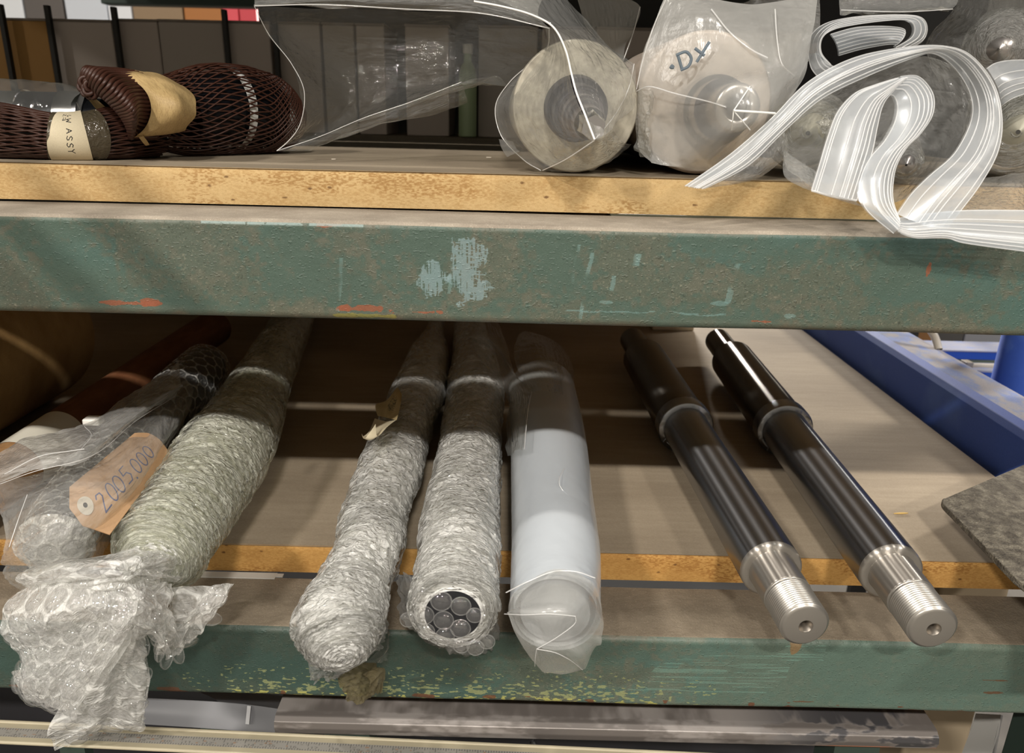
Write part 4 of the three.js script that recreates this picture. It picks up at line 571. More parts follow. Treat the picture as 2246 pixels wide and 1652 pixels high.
{
  const chipM = std({ color: 0xd8b468, roughness: 0.8 }), lint = std({ color: 0xd8cfc0, roughness: 0.9 });
  const chip = (x, y, level, l, w, a, m, label) => { const p = onY(x, y, level), t = thing('wood_chip', label, 'chip', p.toArray(), 'wood chips and crumbs on the boards'); const s = new THREE.Shape(); s.moveTo(-l, 0); s.quadraticCurveTo(-l * 0.3, w, l * 0.4, w * 0.7); s.lineTo(l, 0.1 * w); s.quadraticCurveTo(l * 0.2, -w, -l, 0); const g = new THREE.ExtrudeGeometry(s, { depth: 0.0008, bevelEnabled: false }); g.rotateX(-PI / 2); g.rotateY(a); obj('sliver', g.translate(p.x, p.y, p.z), m, t); };
  chip(1976, 1127, LD + 0.0005, 0.0075, 0.0016, 0.1, chipM, 'yellow wood sliver on the lower board beside the right steel shaft');
  chip(732, 350, UD + 0.0005, 0.002, 0.0012, 0.5, lint, 'pale crumb on the upper board under the left edge of the big clear bag'); chip(1072, 346, UD + 0.0005, 0.0025, 0.0013, -0.3, lint, 'pale crumb on the upper board left of the first bagged roller');
  const p = onY(515, 1269, LB + 0.001), sh = thing('pale_shim', 'thin pale strip in the slot behind the lower beam, right of the loose bubble wrap', 'shim', p.toArray()); const x0 = onY(425, 1266, LB + 0.001).x, x1 = onY(602, 1270, LB + 0.001).x; obj('strip', box(x0, x1, LB + 0.0002, LB + 0.0012, -0.0745, -0.066, 0.0002), std({ color: 0xb9b6b0, roughness: 0.6 }), sh); obj('bent_end', box(x1, x1 + 0.006, LB + 0.0002, LB + 0.0012, -0.0735, -0.069), std({ color: 0xb9b6b0, roughness: 0.6 }), sh);
}
// ---------- under the lower board ----------
{
  const y3 = EYE - 0.70;
  const base = thing('low_board', 'dark board of the lowest shelf, under the steel bar and the rule', 'shelf board', [0, y3, -0.4]); obj('panel', box(-1.2, 0.395, y3 - 0.03, y3, -1.0, 0.04, 0.002), std({ color: 0x17161a, roughness: 0.8 }), base); for (const x of [-1.1, 0.3]) obj('leg', box(x, x + 0.05, 0, y3 - 0.03, -0.5, -0.45), M.greenDark, base);
  const steelTex = tex(1024, 128, (x, y) => { const n = fbm(x / 90, y / 30, 3, 4), m = fbm(x / 12, y / 12, 6, 3), u = x / 1024, r = u > 0.8 ? smooth(0.8, 0.86, u) * smooth(-0.2, 0.2, n + m * 0.3) : 0; let c = mix3([150, 144, 140], [108, 102, 98], smooth(-0.3, 0.3, n + m * 0.4)); if (y < 40) c = mix3(c, [190, 128, 100], r); else c = mix3(c, [52, 52, 56], smooth(0.68, 0.86, u) * smooth(0.1, -0.2, n + m * 0.6) * 0.8); return c; }, 0.82, 0.1); steelTex.wrapS = steelTex.wrapT = THREE.ClampToEdgeWrapping;
  // steel bar: back top edge, front rounded edge
  const yb = EYE - 0.49, L = onY(600, 1587, yb - 0.004), Rr = onY(2062, 1622, yb - 0.004), dz = -0.046;
  const bar = thing('steel_bar', 'long flat dark steel bar with a bright worn front edge, under the lower beam', 'bar', [(L.x + Rr.x) / 2, yb, L.z]);
  const sec = [[dz, 0], [-0.012, 0], [-0.006, -0.0008], [-0.0015, -0.004], [0, -0.009], [-0.002, -0.016], [-0.006, -0.018], [dz, -0.018]];
  obj('bar', surf((u, v) => { const p = lin(sec.map(([z, y]) => V(0, y, z)), v), a = L.clone().lerp(Rr, u); return [V(a.x, yb + p.y, a.z + p.z), [u * 0.82, 0.1 - v * 0.1]]; }, 60, 42), phys({ map: steelTex, metalness: 0.35, roughness: 0.38 }), bar);
  for (const u of [0.1, 0.9]) { const a = L.clone().lerp(Rr, u); obj('support', box(a.x - 0.02, a.x + 0.02, y3, yb - 0.018, a.z - 0.055, a.z - 0.02), M.greenDark, bar); }
  // rule with graduations
  const rt = (() => { const c = document.createElement('canvas'); c.width = 2048; c.height = 128; const x = c.getContext('2d'); x.fillStyle = '#8f8c86'; x.fillRect(0, 0, 2048, 128); x.fillStyle = '#a89f88'; x.fillRect(0, 0, 2048, 34); x.fillRect(0, 98, 2048, 30); x.fillStyle = '#5c5a58'; const R = rng(8); for (let i = 0; i < 256; i++) { const h = i % 8 === 0 ? 30 : i % 4 === 0 ? 20 : 12; x.fillRect(i * 8, 36, 2, h); x.fillRect(i * 8 + 3, 96 - h * 0.7, 2, h * 0.7); } x.font = '22px sans-serif'; for (let i = 0; i < 32; i++) x.fillText(String(i + 1), i * 64 + 8, 84); for (let i = 0; i < 300; i++) { x.fillStyle = R() > 0.8 ? 'rgba(150,90,50,0.35)' : 'rgba(90,86,80,0.3)'; x.fillRect(R() * 2048, 36 + R() * 60, 2 + R() * 10, 2 + R() * 8); } const t = new THREE.CanvasTexture(c); t.colorSpace = THREE.SRGBColorSpace; t.wrapS = THREE.RepeatWrapping; return t; })();
  const yr = EYE - 0.478, a0 = onY(-40, 1584, yr), a1 = onY(1420, 1652, yr), w0 = onY(-40, 1622, yr), wz = w0.z - a0.z;
  const rule = thing('steel_rule', 'long graduated metal rule with cream edges lying in front of the steel bar', 'rule', [(a0.x + a1.x) / 2, yr, a0.z]);
  const dirx = a1.clone().sub(a0); obj('rule', surf((u, v) => { const p = a0.clone().addScaledVector(dirx, u * 1.15); return [V(p.x, yr, p.z + wz * v), [u * 1.15, 1 - v]]; }, 20, 4), phys({ map: rt, metalness: 0.2, roughness: 0.45 }), rule);
  obj('rim', surf((u, v) => { const p = a0.clone().addScaledVector(dirx, u * 1.15), a = v * PI; return V(p.x, yr - 0.0015 + 0.0015 * cos(a), p.z + wz + 0.0015 * sin(a)); }, 20, 8), std({ color: 0xa89f88, roughness: 0.5 }), rule); obj('back_rim', surf((u, v) => { const p = a0.clone().addScaledVector(dirx, u * 1.15), a = v * PI; return V(p.x, yr + 0.001 * sin(a), p.z + 0.0015 * cos(a) - 0.0015); }, 20, 8), std({ color: 0xa89f88, roughness: 0.5 }), rule);
  for (const u of [0.15, 0.85]) { const p = a0.clone().addScaledVector(dirx, u); obj('support', box(p.x - 0.01, p.x + 0.01, y3, yr - 0.004, p.z + 0.004, p.z + 0.014), M.greenDark, rule); }
  // grey bent sheet
  const gs = thing('grey_sheet', 'grey bent sheet with a pale mark, right of the loose bubble wrap, under the beam', 'sheet', onZ(500, 1560, -0.1).toArray());
  const g = (x, y, z) => onZ(x, y, z), grey = std({ color: 0x6c6d71, roughness: 0.5 });
  obj('face', patch([[g(300, 1530, -0.1), g(480, 1540, -0.092), g(560, 1548, -0.085), g(641, 1560, -0.08)], [g(300, 1560, -0.09), g(480, 1572, -0.083), g(560, 1580, -0.078), g(640, 1588, -0.072)], [g(300, 1588, -0.085), g(480, 1600, -0.076), g(560, 1608, -0.07), g(632, 1618, -0.066)]], 30, 12), grey, gs);
  obj('top_lip', patch([[g(420, 1512, -0.135), g(520, 1516, -0.13), g(654, 1530, -0.125)], [g(460, 1528, -0.11), g(560, 1540, -0.1), g(652, 1548, -0.095)], [g(480, 1540, -0.092), g(560, 1548, -0.085), g(641, 1560, -0.08)]], 20, 10), grey, gs);
  obj('end_lip', patch([[g(641, 1560, -0.08), g(655, 1532, -0.125)], [g(640, 1588, -0.072), g(648, 1575, -0.1)], [g(632, 1618, -0.066), g(641, 1608, -0.09)]], 8, 10), std({ color: 0x5e5f63, roughness: 0.55 }), gs);
  obj('pale_mark', patch([[g(543, 1548, -0.0845), g(551, 1549, -0.084)], [g(541, 1568, -0.079), g(549, 1569, -0.0785)], [g(539, 1588, -0.0745), g(547, 1589, -0.074)]].map((r) => r.map((p) => p.add(V(0, 0.0006, 0.0008)))), 4, 8), std({ color: 0xb9babd, roughness: 0.6 }), gs);
  const sp = onZ(480, 1600, -0.08); obj('support', box(sp.x - 0.02, sp.x + 0.02, y3, sp.y - 0.002, -0.1, -0.085), M.greenDark, gs);
  // black hook
  const h0 = onZ(1172, 1628, -0.02); const hk = thing('black_rod', 'thin black rod tip rising in front of the steel rule', 'rod', h0.toArray()); obj('rod', tube([onZ(1168, 1626, -0.02), onZ(1175, 1640, -0.018), onZ(1186, 1662, -0.012), V(onZ(1196, 1700, -0.01).x, y3, -0.01)], 0.0028, 30, 10), std({ color: 0x151516, roughness: 0.5 }), hk);
  // pale bracket by the rack leg
  const br = thing('pale_bracket', 'pale grey sheet metal bracket beside the rack leg in the lower right corner', 'bracket', onZ(2150, 1620, -0.1).toArray()); const b = (x, y, z) => onZ(x, y, z);
  obj('plate', patch([[b(2140, 1565, -0.12), b(2195, 1568, -0.10)], [b(2130, 1600, -0.115), b(2190, 1610, -0.09)], [b(2106, 1665, -0.11), b(2172, 1668, -0.08)], [b(2085, 1760, -0.11), b(2160, 1760, -0.08)]], 10, 20), std({ color: 0xb9b8b4, roughness: 0.6 }), br); obj('edge', patch([[b(2195, 1568, -0.10), b(2200, 1570, -0.12)], [b(2172, 1668, -0.08), b(2182, 1668, -0.1)], [b(2160, 1760, -0.08), b(2170, 1760, -0.1)]], 4, 10), std({ color: 0x8a8986, roughness: 0.6 }), br); const bb = b(2120, 1760, -0.1); obj('foot', box(bb.x - 0.02, bb.x + 0.03, 0, bb.y + 0.02, -0.13, -0.1), std({ color: 0xa9a8a4, roughness: 0.6 }), br);
  // tan slab behind the bar at right
  const sl = thing('tan_slab', 'dusty tan slab standing behind the right end of the steel bar', 'slab', onZ(2080, 1600, -0.2).toArray()); const s0 = onZ(1990, 1600, -0.2), s1 = onZ(2132, 1600, -0.2); obj('slab', box(s0.x, s1.x, 0, LB - BH - 0.012, -0.26, -0.2, 0.004), std({ color: 0xa4947c, roughness: 0.9 }), sl); obj('cap', box(s0.x - 0.002, s1.x + 0.002, LB - BH - 0.012, LB - BH - 0.006, -0.262, -0.198, 0.002), std({ color: 0x94866f, roughness: 0.9 }), sl);
}
// ---------- upper board: netted rollers at the left ----------
M.net = std({ color: 0x3f241a, roughness: 0.45 });
M.chrome = phys({ color: 0xd8d8da, metalness: 1, roughness: 0.16 }); M.blackSteel = phys({ color: 0x24262b, metalness: 0.7, roughness: 0.24 });
M.tape = std({ map: tex(512, 512, (x, y) => { const g = (hash(x, y, 23) - 0.5) * 10 + fbm(x / 60, y / 60, 5, 4) * 26, w = smooth(0.75, 0.95, ridge(x / 120, y / 60, 3, 2)) * 20; return [172 + g + w, 146 + g + w, 100 + g * 0.8 + w]; }, 0.12, 0.12), roughness: 0.6 });
const inFrame = (pts, rad) => (th, t, k = 1) => { const c = cr(pts, t), d = cr(pts, min(1, t + 0.01)).sub(cr(pts, max(0, t - 0.01))).normalize(), s = d.clone().cross(V(0, 1, 0)).normalize(), w = s.clone().cross(d).normalize(), r = cr(rad, t) * k; return c.addScaledVector(s, cos(th) * r).addScaledVector(w, sin(th) * r); };
function net(pts, rad, n, turns, r, t0 = 0, t1 = 1, wob = 0.05, segs = 60) { // two families of strands round a bundle
  const F0 = inFrame(pts, rad), g = [];
  for (const dir of [1, -1]) for (let i = 0; i < n; i++) { const l = []; for (let k = 0; k <= segs; k++) { const t = lerp(t0, t1, k / segs), th = i / n * 2 * PI + dir * turns(t) * 2 * PI + wob * noise(i * 3.1, t * 9, dir); l.push(F0(th, t, 1 + 0.01 * dir + 0.012 * noise(i * 1.7, t * 14, 5))); } g.push(tube(l, r, segs, 4)); }
  return mergeGeometries(g);
}
{
  const t = thing('netted_roller', 'roller in a brown net sleeve, its net end folded over and bound with tan tape', 'netted roller', onZ(500, 245, -0.25).toArray());
  const Pz = (x, y, z) => onZ(x, y, z);
  const pts = [Pz(330, 262, -0.17), Pz(400, 248, -0.2), Pz(480, 244, -0.23), Pz(555, 248, -0.26), Pz(608, 253, -0.28), Pz(640, 258, -0.295)], rad = [0.026, 0.034, 0.0385, 0.0375, 0.033, 0.020];
  for (let i = 0; i < pts.length; i++) pts[i].y = UD + max(rad[i], 0.034) + 0.001;
  const F0 = inFrame(pts, rad);
  const coreP = [0, 0.3, 0.62, 0.8, 1].map((k) => cr(pts, k));
  obj('roller', sweep(pts.slice(1), rad.slice(1).map((r) => r * 0.82), 56, 60), M.blackSteel, t);
  const whiteFilm = phys({ color: 0xe9e9e6, roughness: 0.25 }); for (const [k, w] of [[0.44, 0.045], [0.74, 0.15]]) obj('white_band', surf((u, v) => F0(u * 2 * PI, k + v * w, 0.9), 56, 6, true), whiteFilm, t);
  obj('netting', net(pts, rad, 44, (q) => 0.22 * q + 0.55 * smooth(0.5, 1, q) * (q - 0.5), 0.00075), M.net, t).userData.kind = 'stuff';
  // folded net end: strands combed over the fold
  const S = [[212, 150, -0.155], [255, 158, -0.135], [300, 185, -0.118], [325, 225, -0.112], [322, 265, -0.116], [296, 300, -0.13]].map((a) => Pz(...a)), E = [[186, 196, -0.15], [205, 210, -0.135], [228, 230, -0.128], [252, 256, -0.126], [272, 280, -0.128], [286, 302, -0.132]].map((a) => Pz(...a)), Mid = [[180, 162, -0.14], [212, 172, -0.11], [255, 205, -0.092], [288, 240, -0.088], [296, 272, -0.096], [290, 302, -0.122]].map((a) => Pz(...a));
  const n = 26; for (let i = 0; i < n; i++) { const s = i / (n - 1); obj('folded_strand', tube([cr(S, s).add(V(0.012, 0, -0.012)), cr(S, s), cr(S, s).lerp(cr(Mid, s), 0.55).add(V(0, 0.002, 0.006)), cr(Mid, s), cr(Mid, s).lerp(cr(E, s), 0.6).add(V(0, 0, 0.002)), cr(E, s).add(V(0.002, 0, -0.012))], 0.0017, 26, 6), M.net, t); }
  obj('net_clump', [[190, 188, -0.13, 0.006], [194, 200, -0.128, 0.005], [202, 196, -0.126, 0.006]].map(([x, y, z, r]) => { const p = Pz(x, y, z), g = new THREE.TorusKnotGeometry(r * 0.7, r * 0.28, 60, 6, 3, 4); g.deleteAttribute('uv'); uvBox(g); return g.translate(p.x, p.y, p.z); }), M.net, t).userData.kind = 'stuff';
  const tp = (l) => l.map((r) => r.map((a) => Pz(...a)));
  obj('binding_tape', patch(tp([[[200, 160, -0.2], [270, 162, -0.205], [340, 166, -0.21], [400, 195, -0.22]], [[216, 147, -0.165], [280, 152, -0.165], [345, 160, -0.17], [400, 186, -0.175]], [[262, 158, -0.135], [310, 166, -0.128], [370, 178, -0.13], [426, 210, -0.145]], [[312, 192, -0.112], [345, 200, -0.106], [393, 213, -0.108], [430, 240, -0.13]], [[330, 232, -0.106], [356, 238, -0.1], [397, 246, -0.104], [428, 258, -0.128]], [[320, 275, -0.112], [350, 275, -0.106], [386, 275, -0.11], [414, 276, -0.134]], [[294, 303, -0.128], [330, 298, -0.122], [370, 293, -0.126], [408, 287, -0.148]], [[280, 300, -0.17], [330, 300, -0.165], [370, 296, -0.165], [405, 288, -0.17]]]), 70, 90, (u, v) => ridge(u * 3, v * 2.2, 4, 2) * 0.0012), M.tape, t);
  obj('inner_tape', patch(tp([[[188, 165, -0.165], [178, 178, -0.155]], [[200, 205, -0.15], [176, 192, -0.15]], [[235, 240, -0.145], [205, 232, -0.14]], [[262, 275, -0.142], [238, 268, -0.138]], [[290, 304, -0.142], [272, 288, -0.138]]]), 10, 40, (u, v) => ridge(u * 2, v * 4, 6, 2) * 0.001), M.tape, t);
  obj('tape_tail', patch(tp([[[298, 290, -0.125], [306, 288, -0.125]], [[305, 302, -0.122], [314, 298, -0.12]], [[316, 316, -0.125], [322, 308, -0.122]], [[320, 320, -0.13], [328, 318, -0.126]]]), 6, 16), M.tape, t);
}
{
  const Pz = (x, y, z) => onZ(x, y, z);
  const t = thing('netted_bundle', 'brown net sleeve bundle bound with clear tape and a cream handwritten paper label', 'netted bundle', onZ(120, 300, -0.1).toArray());
  const pts = [Pz(-60, 296, -0.115), Pz(20, 296, -0.115), Pz(90, 302, -0.115), Pz(150, 305, -0.118), Pz(205, 298, -0.125), Pz(260, 285, -0.14), Pz(330, 292, -0.17)], rad = [0.0205, 0.0195, 0.0172, 0.0160, 0.0172, 0.0195, 0.021];
  for (let i = 0; i < pts.length; i++) pts[i].y = UD + rad[i] + 0.001;
  obj('stuffing', sweep(pts, rad.map((r) => r * 0.86), 40, 60), std({ color: 0x120d0b, roughness: 0.8 }), t);
  obj('netting', net(pts, rad, 34, (q) => 0.18 * q, 0.0009, 0, 1, 0.04), M.net, t).userData.kind = 'stuff';
  const F0 = inFrame(pts, rad.map((r) => r + 0.0012)); const TT = (u, a, b, skew) => lerp(a, b, u);
  obj('clear_tape', surf((u, v) => { const th = u * 2 * PI; return [F0(th, lerp(0.40, 0.72, v) + 0.03 * sin(th * 1 + 1) - 0.02 * v, 1.02 + 0.02 * ridge(v * 5, u * 6, 2, 2)), [u * 0.12, v * 0.06]]; }, 80, 40, true), phys({ color: 0x6d6350, transmission: 0.5, thickness: 0, roughness: 0.12, bumpMap: crinkleTex, bumpScale: 0.001, side: THREE.DoubleSide }), t);
  const c = document.createElement('canvas'); c.width = 512; c.height = 1024; const x = c.getContext('2d'); x.fillStyle = '#d3c7ab'; x.fillRect(0, 0, 512, 1024); const R = rng(4); for (let i = 0; i < 3000; i++) { x.fillStyle = R() > 0.5 ? 'rgba(90,70,40,0.05)' : 'rgba(255,245,220,0.05)'; x.fillRect(R() * 512, R() * 1024, 12, 5); }
  x.strokeStyle = '#26231f'; x.lineWidth = 11; x.lineCap = x.lineJoin = 'round';
  // writing runs down the label: letters turned a quarter
  const pen = (ox, oy, ...strokes) => { for (const s of strokes) { x.beginPath(); s.forEach(([a, b], i) => { const X = ox - b, Y = oy + a; i ? x.lineTo(X, Y) : x.moveTo(X, Y); }); x.stroke(); } };
  const Aa = [[[0, 80], [28, 0], [56, 80]], [[12, 50], [46, 50]]], Ss = [[[50, 12], [24, 0], [4, 18], [20, 38], [44, 48], [46, 68], [24, 82], [0, 70]]], Yy = [[[0, 0], [26, 36], [54, 0]], [[26, 36], [26, 82]]], Ww = [[[0, 0], [12, 80], [28, 30], [44, 80], [58, 0]]];
  pen(330, 560, ...Aa); pen(330, 650, ...Ss); pen(330, 735, ...Ss); pen(330, 815, ...Yy); pen(330, 420, ...Ww); pen(330, 350, [[10, 0], [0, 40], [14, 80], [34, 50]]); pen(230, 400, [[0, 0], [40, 0], [40, 60]], [[0, 40], [50, 40]]); pen(230, 320, [[10, 0], [40, 10], [6, 60], [50, 60]]);
  const lt = new THREE.CanvasTexture(c); lt.colorSpace = THREE.SRGBColorSpace;
  const FL = inFrame(pts, rad.map((r) => r + 0.002));
  obj('label', surf((u, v) => { const th = lerp(2.2, -1.15, v); const notch = 0.045 * smooth(0.62, 0.72, v); return [FL(th, lerp(0.475 - notch * 0.3 - 0.05 * v, 0.625, u), 1.03), [u, 1 - v]]; }, 24, 60), std({ map: lt, roughness: 0.75 }), t);
}
{
  const t = thing('black_roller', 'black roller with bright polished bands in a clear bag, behind the netted bundle', 'roller', onZ(60, 235, -0.2).toArray());
  const r = 0.0235, y = UD + 0.0275, a = V(onZ(-60, 230, -0.2).x, y, -0.2), b = V(onZ(200, 232, -0.21).x, y, -0.21), d = b.clone().sub(a), F0 = (th, k, s) => a.clone().addScaledVector(d, k).add(V(0, sin(th) * r * s, cos(th) * r * s));
  const band = (k0, k1, s, m, n) => obj(n, surf((u, v) => [F0(u * 2 * PI, lerp(k0, k1, v), s), [u * 0.15, v * 0.1]], 48, 6, true), m, t);
  band(0, 0.42, 1, M.chrome, 'bright_band'); band(0.42, 0.46, 1.06, M.chrome, 'bright_ring'); band(0.46, 0.78, 1, M.blackSteel, 'black_body'); band(0.78, 0.98, 1.05, M.chrome, 'bright_band'); band(0.98, 1.12, 0.8, M.blackSteel, 'end_journal');
  obj('stand', box(a.x, b.x, UD, y - r * 0.9, -0.23, -0.18, 0.002), M.blackSteel, t);
  obj('bag_film', surf((u, v) => { const th = lerp(-0.1, 1.1, v) * PI, k = lerp(-0.1, 1.02, u); return [F0(th, k, 1.35 + 0.15 * fbm(u * 4, v * 4, 3, 3) - 0.3 * smooth(0.75, 1, u)), [u * 0.2, v * 0.15]]; }, 60, 40), M.bagClear, t);
}
// ---------- bagged rollers ----------
M.cast = std({ map: tex(512, 512, (x, y) => { const g = (hash(x, y, 31) - 0.5) * 14 + fbm(x / 90, y / 90, 2, 3) * 26; return [172 + g, 166 + g, 152 + g * 0.9]; }, 0.1, 0.1), roughness: 0.5, metalness: 0.15 });
M.castPink = std({ map: tex(512, 512, (x, y) => { const g = (hash(x, y, 33) - 0.5) * 10 + fbm(x / 90, y / 90, 7, 3) * 20; return [184 + g, 170 + g, 157 + g * 0.9]; }, 0.1, 0.1), roughness: 0.55 });
M.boss = phys({ color: 0x2c2834, metalness: 0.6, roughness: 0.42 }); M.stepped = phys({ color: 0x7d7680, metalness: 0.9, roughness: 0.32 }); M.bossRim = phys({ color: 0xb6b1ae, metalness: 0.9, roughness: 0.28 });
const grid = (rows) => rows.map((r) => r.map(([x, y, z]) => onZ(x, y, z)));
const withZ = (rows, f) => rows.map((r, j) => r.map(([x, y], i) => onZ(x, y, f(i / (r.length - 1), j / (rows.length - 1), x, y))));
{
  const t = thing('bagged_roller', 'cast roller with a stepped threaded shaft end, lying in a big open clear bag', 'bagged roller', onZ(1264, 300, -0.1).toArray(), 'bagged rollers on the upper board');
  const c = onZ(1262, 238, -0.1), tip = onZ(1298, 276, -0.028), d = tip.clone().sub(c).normalize(), q = (l) => c.clone().addScaledVector(d, l), L = c.distanceTo(tip);
  const R = 0.0467, bd = V(0.02, -0.0, 1).normalize(), b0 = c.clone(); b0.y = max(b0.y, UD + R + 0.001);
  obj('roller_body', lathe([[-0.30, 0], [-0.30, R - 0.002], [-0.298, R], [-0.002, R], [0, R - 0.0015], [0, 0.02], [0, 0]], b0, b0.clone().add(bd), 72), M.cast, t);
  obj('boss', lathe([[-0.002, 0.0235], [0.010, 0.0225], [0.012, 0.0195], [0.024, 0.019], [0.026, 0.0165]], c, tip, 56), M.boss, t);
  obj('stepped_shaft', lathe([[0.018, 0.0165], [0.030, 0.0162], [0.031, 0.0148], [0.040, 0.0146], [0.041, 0.0132], [0.050, 0.0128], [0.051, 0.011], [L - 0.008, 0.0105]], c, tip, 48), M.stepped, t);
  const hex = new THREE.CylinderGeometry(0.0082, 0.0098, 0.014, 6); hex.applyQuaternion(new THREE.Quaternion().setFromUnitVectors(V(0, 1, 0), d)).translate(tip.x, tip.y, tip.z); obj('hex_end', hex.toNonIndexed(), M.chrome, t);
  const lip = M.bagMid;
  obj('rear_film', patch(grid([
    [[558, 14, -0.10], [700, 18, -0.16], [900, 25, -0.2], [1080, 32, -0.18], [1195, 66, -0.12]], [[590, 75, -0.115], [720, 80, -0.18], [900, 85, -0.22], [1060, 90, -0.2], [1190, 110, -0.13]], [[640, 140, -0.125], [740, 140, -0.19], [900, 140, -0.22], [1050, 140, -0.2], [1175, 150, -0.14]],
    [[668, 200, -0.13], [760, 200, -0.19], [900, 195, -0.22], [1020, 180, -0.2], [1120, 190, -0.16]], [[657, 275, -0.135], [740, 262, -0.18], [860, 225, -0.2], [980, 195, -0.2], [1090, 170, -0.18]], [[612, 328, -0.14], [700, 300, -0.16], [800, 262, -0.18], [900, 225, -0.19], [1010, 182, -0.19]]]), 90, 90, (u, v) => ridge(u * 4, v * 3, 2, 3) * 0.003 + fbm(u * 5, v * 5, 3, 3) * 0.005), film(0.95, 0.08, { bumpMap: softTex, bumpScale: 0.003 }), t);
  obj('lower_film', patch(grid([[[607, 331, -0.135], [700, 300, -0.15], [800, 258, -0.16], [900, 224, -0.17], [1012, 180, -0.18]], [[640, 331, -0.14], [720, 308, -0.155], [810, 278, -0.165], [900, 250, -0.175], [1020, 205, -0.19]], [[680, 330, -0.15], [760, 290, -0.165], [870, 262, -0.18], [960, 248, -0.19], [1026, 228, -0.2]]]), 60, 30, (u, v) => fbm(u * 6, v * 3, 8, 3) * 0.004), film(0.9, 0.1, { bumpMap: softTex, bumpScale: 0.003 }), t);
  obj('mouth_lip', patch(grid([[[560, 4, -0.09], [700, -14, -0.10], [880, -30, -0.11], [1050, -30, -0.10], [1200, -20, -0.09]], [[556, 12, -0.086], [700, 4, -0.096], [890, 0, -0.1], [1060, 2, -0.09], [1180, 30, -0.08]], [[558, 15, -0.09], [700, 15, -0.1], [900, 22, -0.105], [1060, 30, -0.09], [1205, 62, -0.075]]]), 80, 24, (u, v) => fbm(u * 7, v * 3, 3, 3) * 0.003), M.bagMid, t);
  obj('front_film', patch(grid([
    [[1060, -15, -0.09], [1150, -25, -0.09], [1225, -15, -0.1], [1290, 45, -0.12]], [[1172, 36, -0.07], [1205, 38, -0.07], [1268, 50, -0.085], [1330, 95, -0.105]], [[1216, 62, -0.06], [1255, 78, -0.065], [1320, 108, -0.08], [1391, 140, -0.1]], [[1243, 120, -0.05], [1290, 130, -0.055], [1345, 150, -0.07], [1394, 180, -0.095]], [[1263, 200, -0.03], [1310, 205, -0.04], [1358, 215, -0.06], [1391, 235, -0.09]], [[1305, 306, -0.014], [1322, 300, -0.018], [1340, 285, -0.03], [1360, 262, -0.055]]]), 70, 90, (u, v) => ridge(u * 3, v * 5, 5, 3) * 0.0015), M.bagOver, t);
  obj('side_film', patch(grid([
    [[1195, 62, -0.08], [1205, 60, -0.072], [1216, 62, -0.06]], [[1188, 110, -0.105], [1215, 115, -0.075], [1243, 120, -0.05]], [[1118, 180, -0.12], [1195, 190, -0.07], [1263, 200, -0.03]], [[1086, 232, -0.125], [1185, 250, -0.06], [1285, 258, -0.018]], [[1098, 295, -0.12], [1205, 305, -0.055], [1305, 306, -0.014]], [[1148, 350, -0.105], [1225, 338, -0.055], [1300, 312, -0.02]], [[1186, 374, -0.08], [1235, 350, -0.05], [1298, 316, -0.024]]]), 80, 110, (u, v) => fbm(u * 5, v * 5, 9, 2) * 0.003), M.bagOver, t);
  obj('bottom_film', patch(grid([[[1186, 374, -0.08], [1235, 350, -0.05], [1300, 314, -0.022], [1345, 285, -0.035]], [[1195, 376, -0.078], [1250, 362, -0.06], [1310, 345, -0.05], [1365, 310, -0.06]], [[1210, 378, -0.078], [1270, 379, -0.076], [1330, 362, -0.08], [1388, 320, -0.1]]]), 60, 40, (u, v) => ridge(u * 8, v * 2, 4, 2) * 0.002), film(0.92, 0.08, { bumpMap: softTex, bumpScale: 0.003 }), t);
  obj('film_corner', patch(grid([[[1094, 305, -0.12], [1125, 310, -0.11]], [[1100, 325, -0.115], [1133, 326, -0.105]], [[1112, 345, -0.11], [1140, 332, -0.1]]]), 10, 16), M.bagMid, t);
  const bead = (l, r, m) => obj('zip_line', tube(l.map((a) => onZ(...a)), r, 90, 6), m ?? M.fold, t);
  const bright = std({ color: 0xf7f7f4, roughness: 0.3 });
  bead([[1040, 3, -0.088], [1100, 14, -0.08], [1170, 34, -0.068], [1214, 60, -0.058], [1240, 108, -0.049], [1253, 160, -0.039], [1264, 202, -0.029], [1285, 256, -0.017], [1304, 306, -0.0135]], 0.0007, bright);
  bead([[558, 13, -0.085], [700, 10, -0.093], [890, 20, -0.1], [1060, 30, -0.086], [1205, 62, -0.07]], 0.0004); bead([[558, 14, -0.098], [590, 76, -0.113], [640, 141, -0.123], [667, 200, -0.128], [657, 275, -0.133], [630, 312, -0.135], [607, 331, -0.134]], 0.00035); bead([[1205, 62, -0.07], [1196, 110, -0.1], [1118, 180, -0.118], [1087, 232, -0.124], [1098, 295, -0.119], [1148, 350, -0.104], [1186, 374, -0.079]], 0.0004); bead([[607, 331, -0.134], [700, 300, -0.149], [800, 258, -0.159], [900, 224, -0.169], [1012, 180, -0.179]], 0.0003); bead([[1391, 140, -0.1], [1380, 190, -0.085], [1350, 250, -0.05], [1305, 306, -0.0145]], 0.0003); bead([[1190, 374, -0.077], [1240, 350, -0.047], [1304, 308, -0.0135]], 0.0004);
}
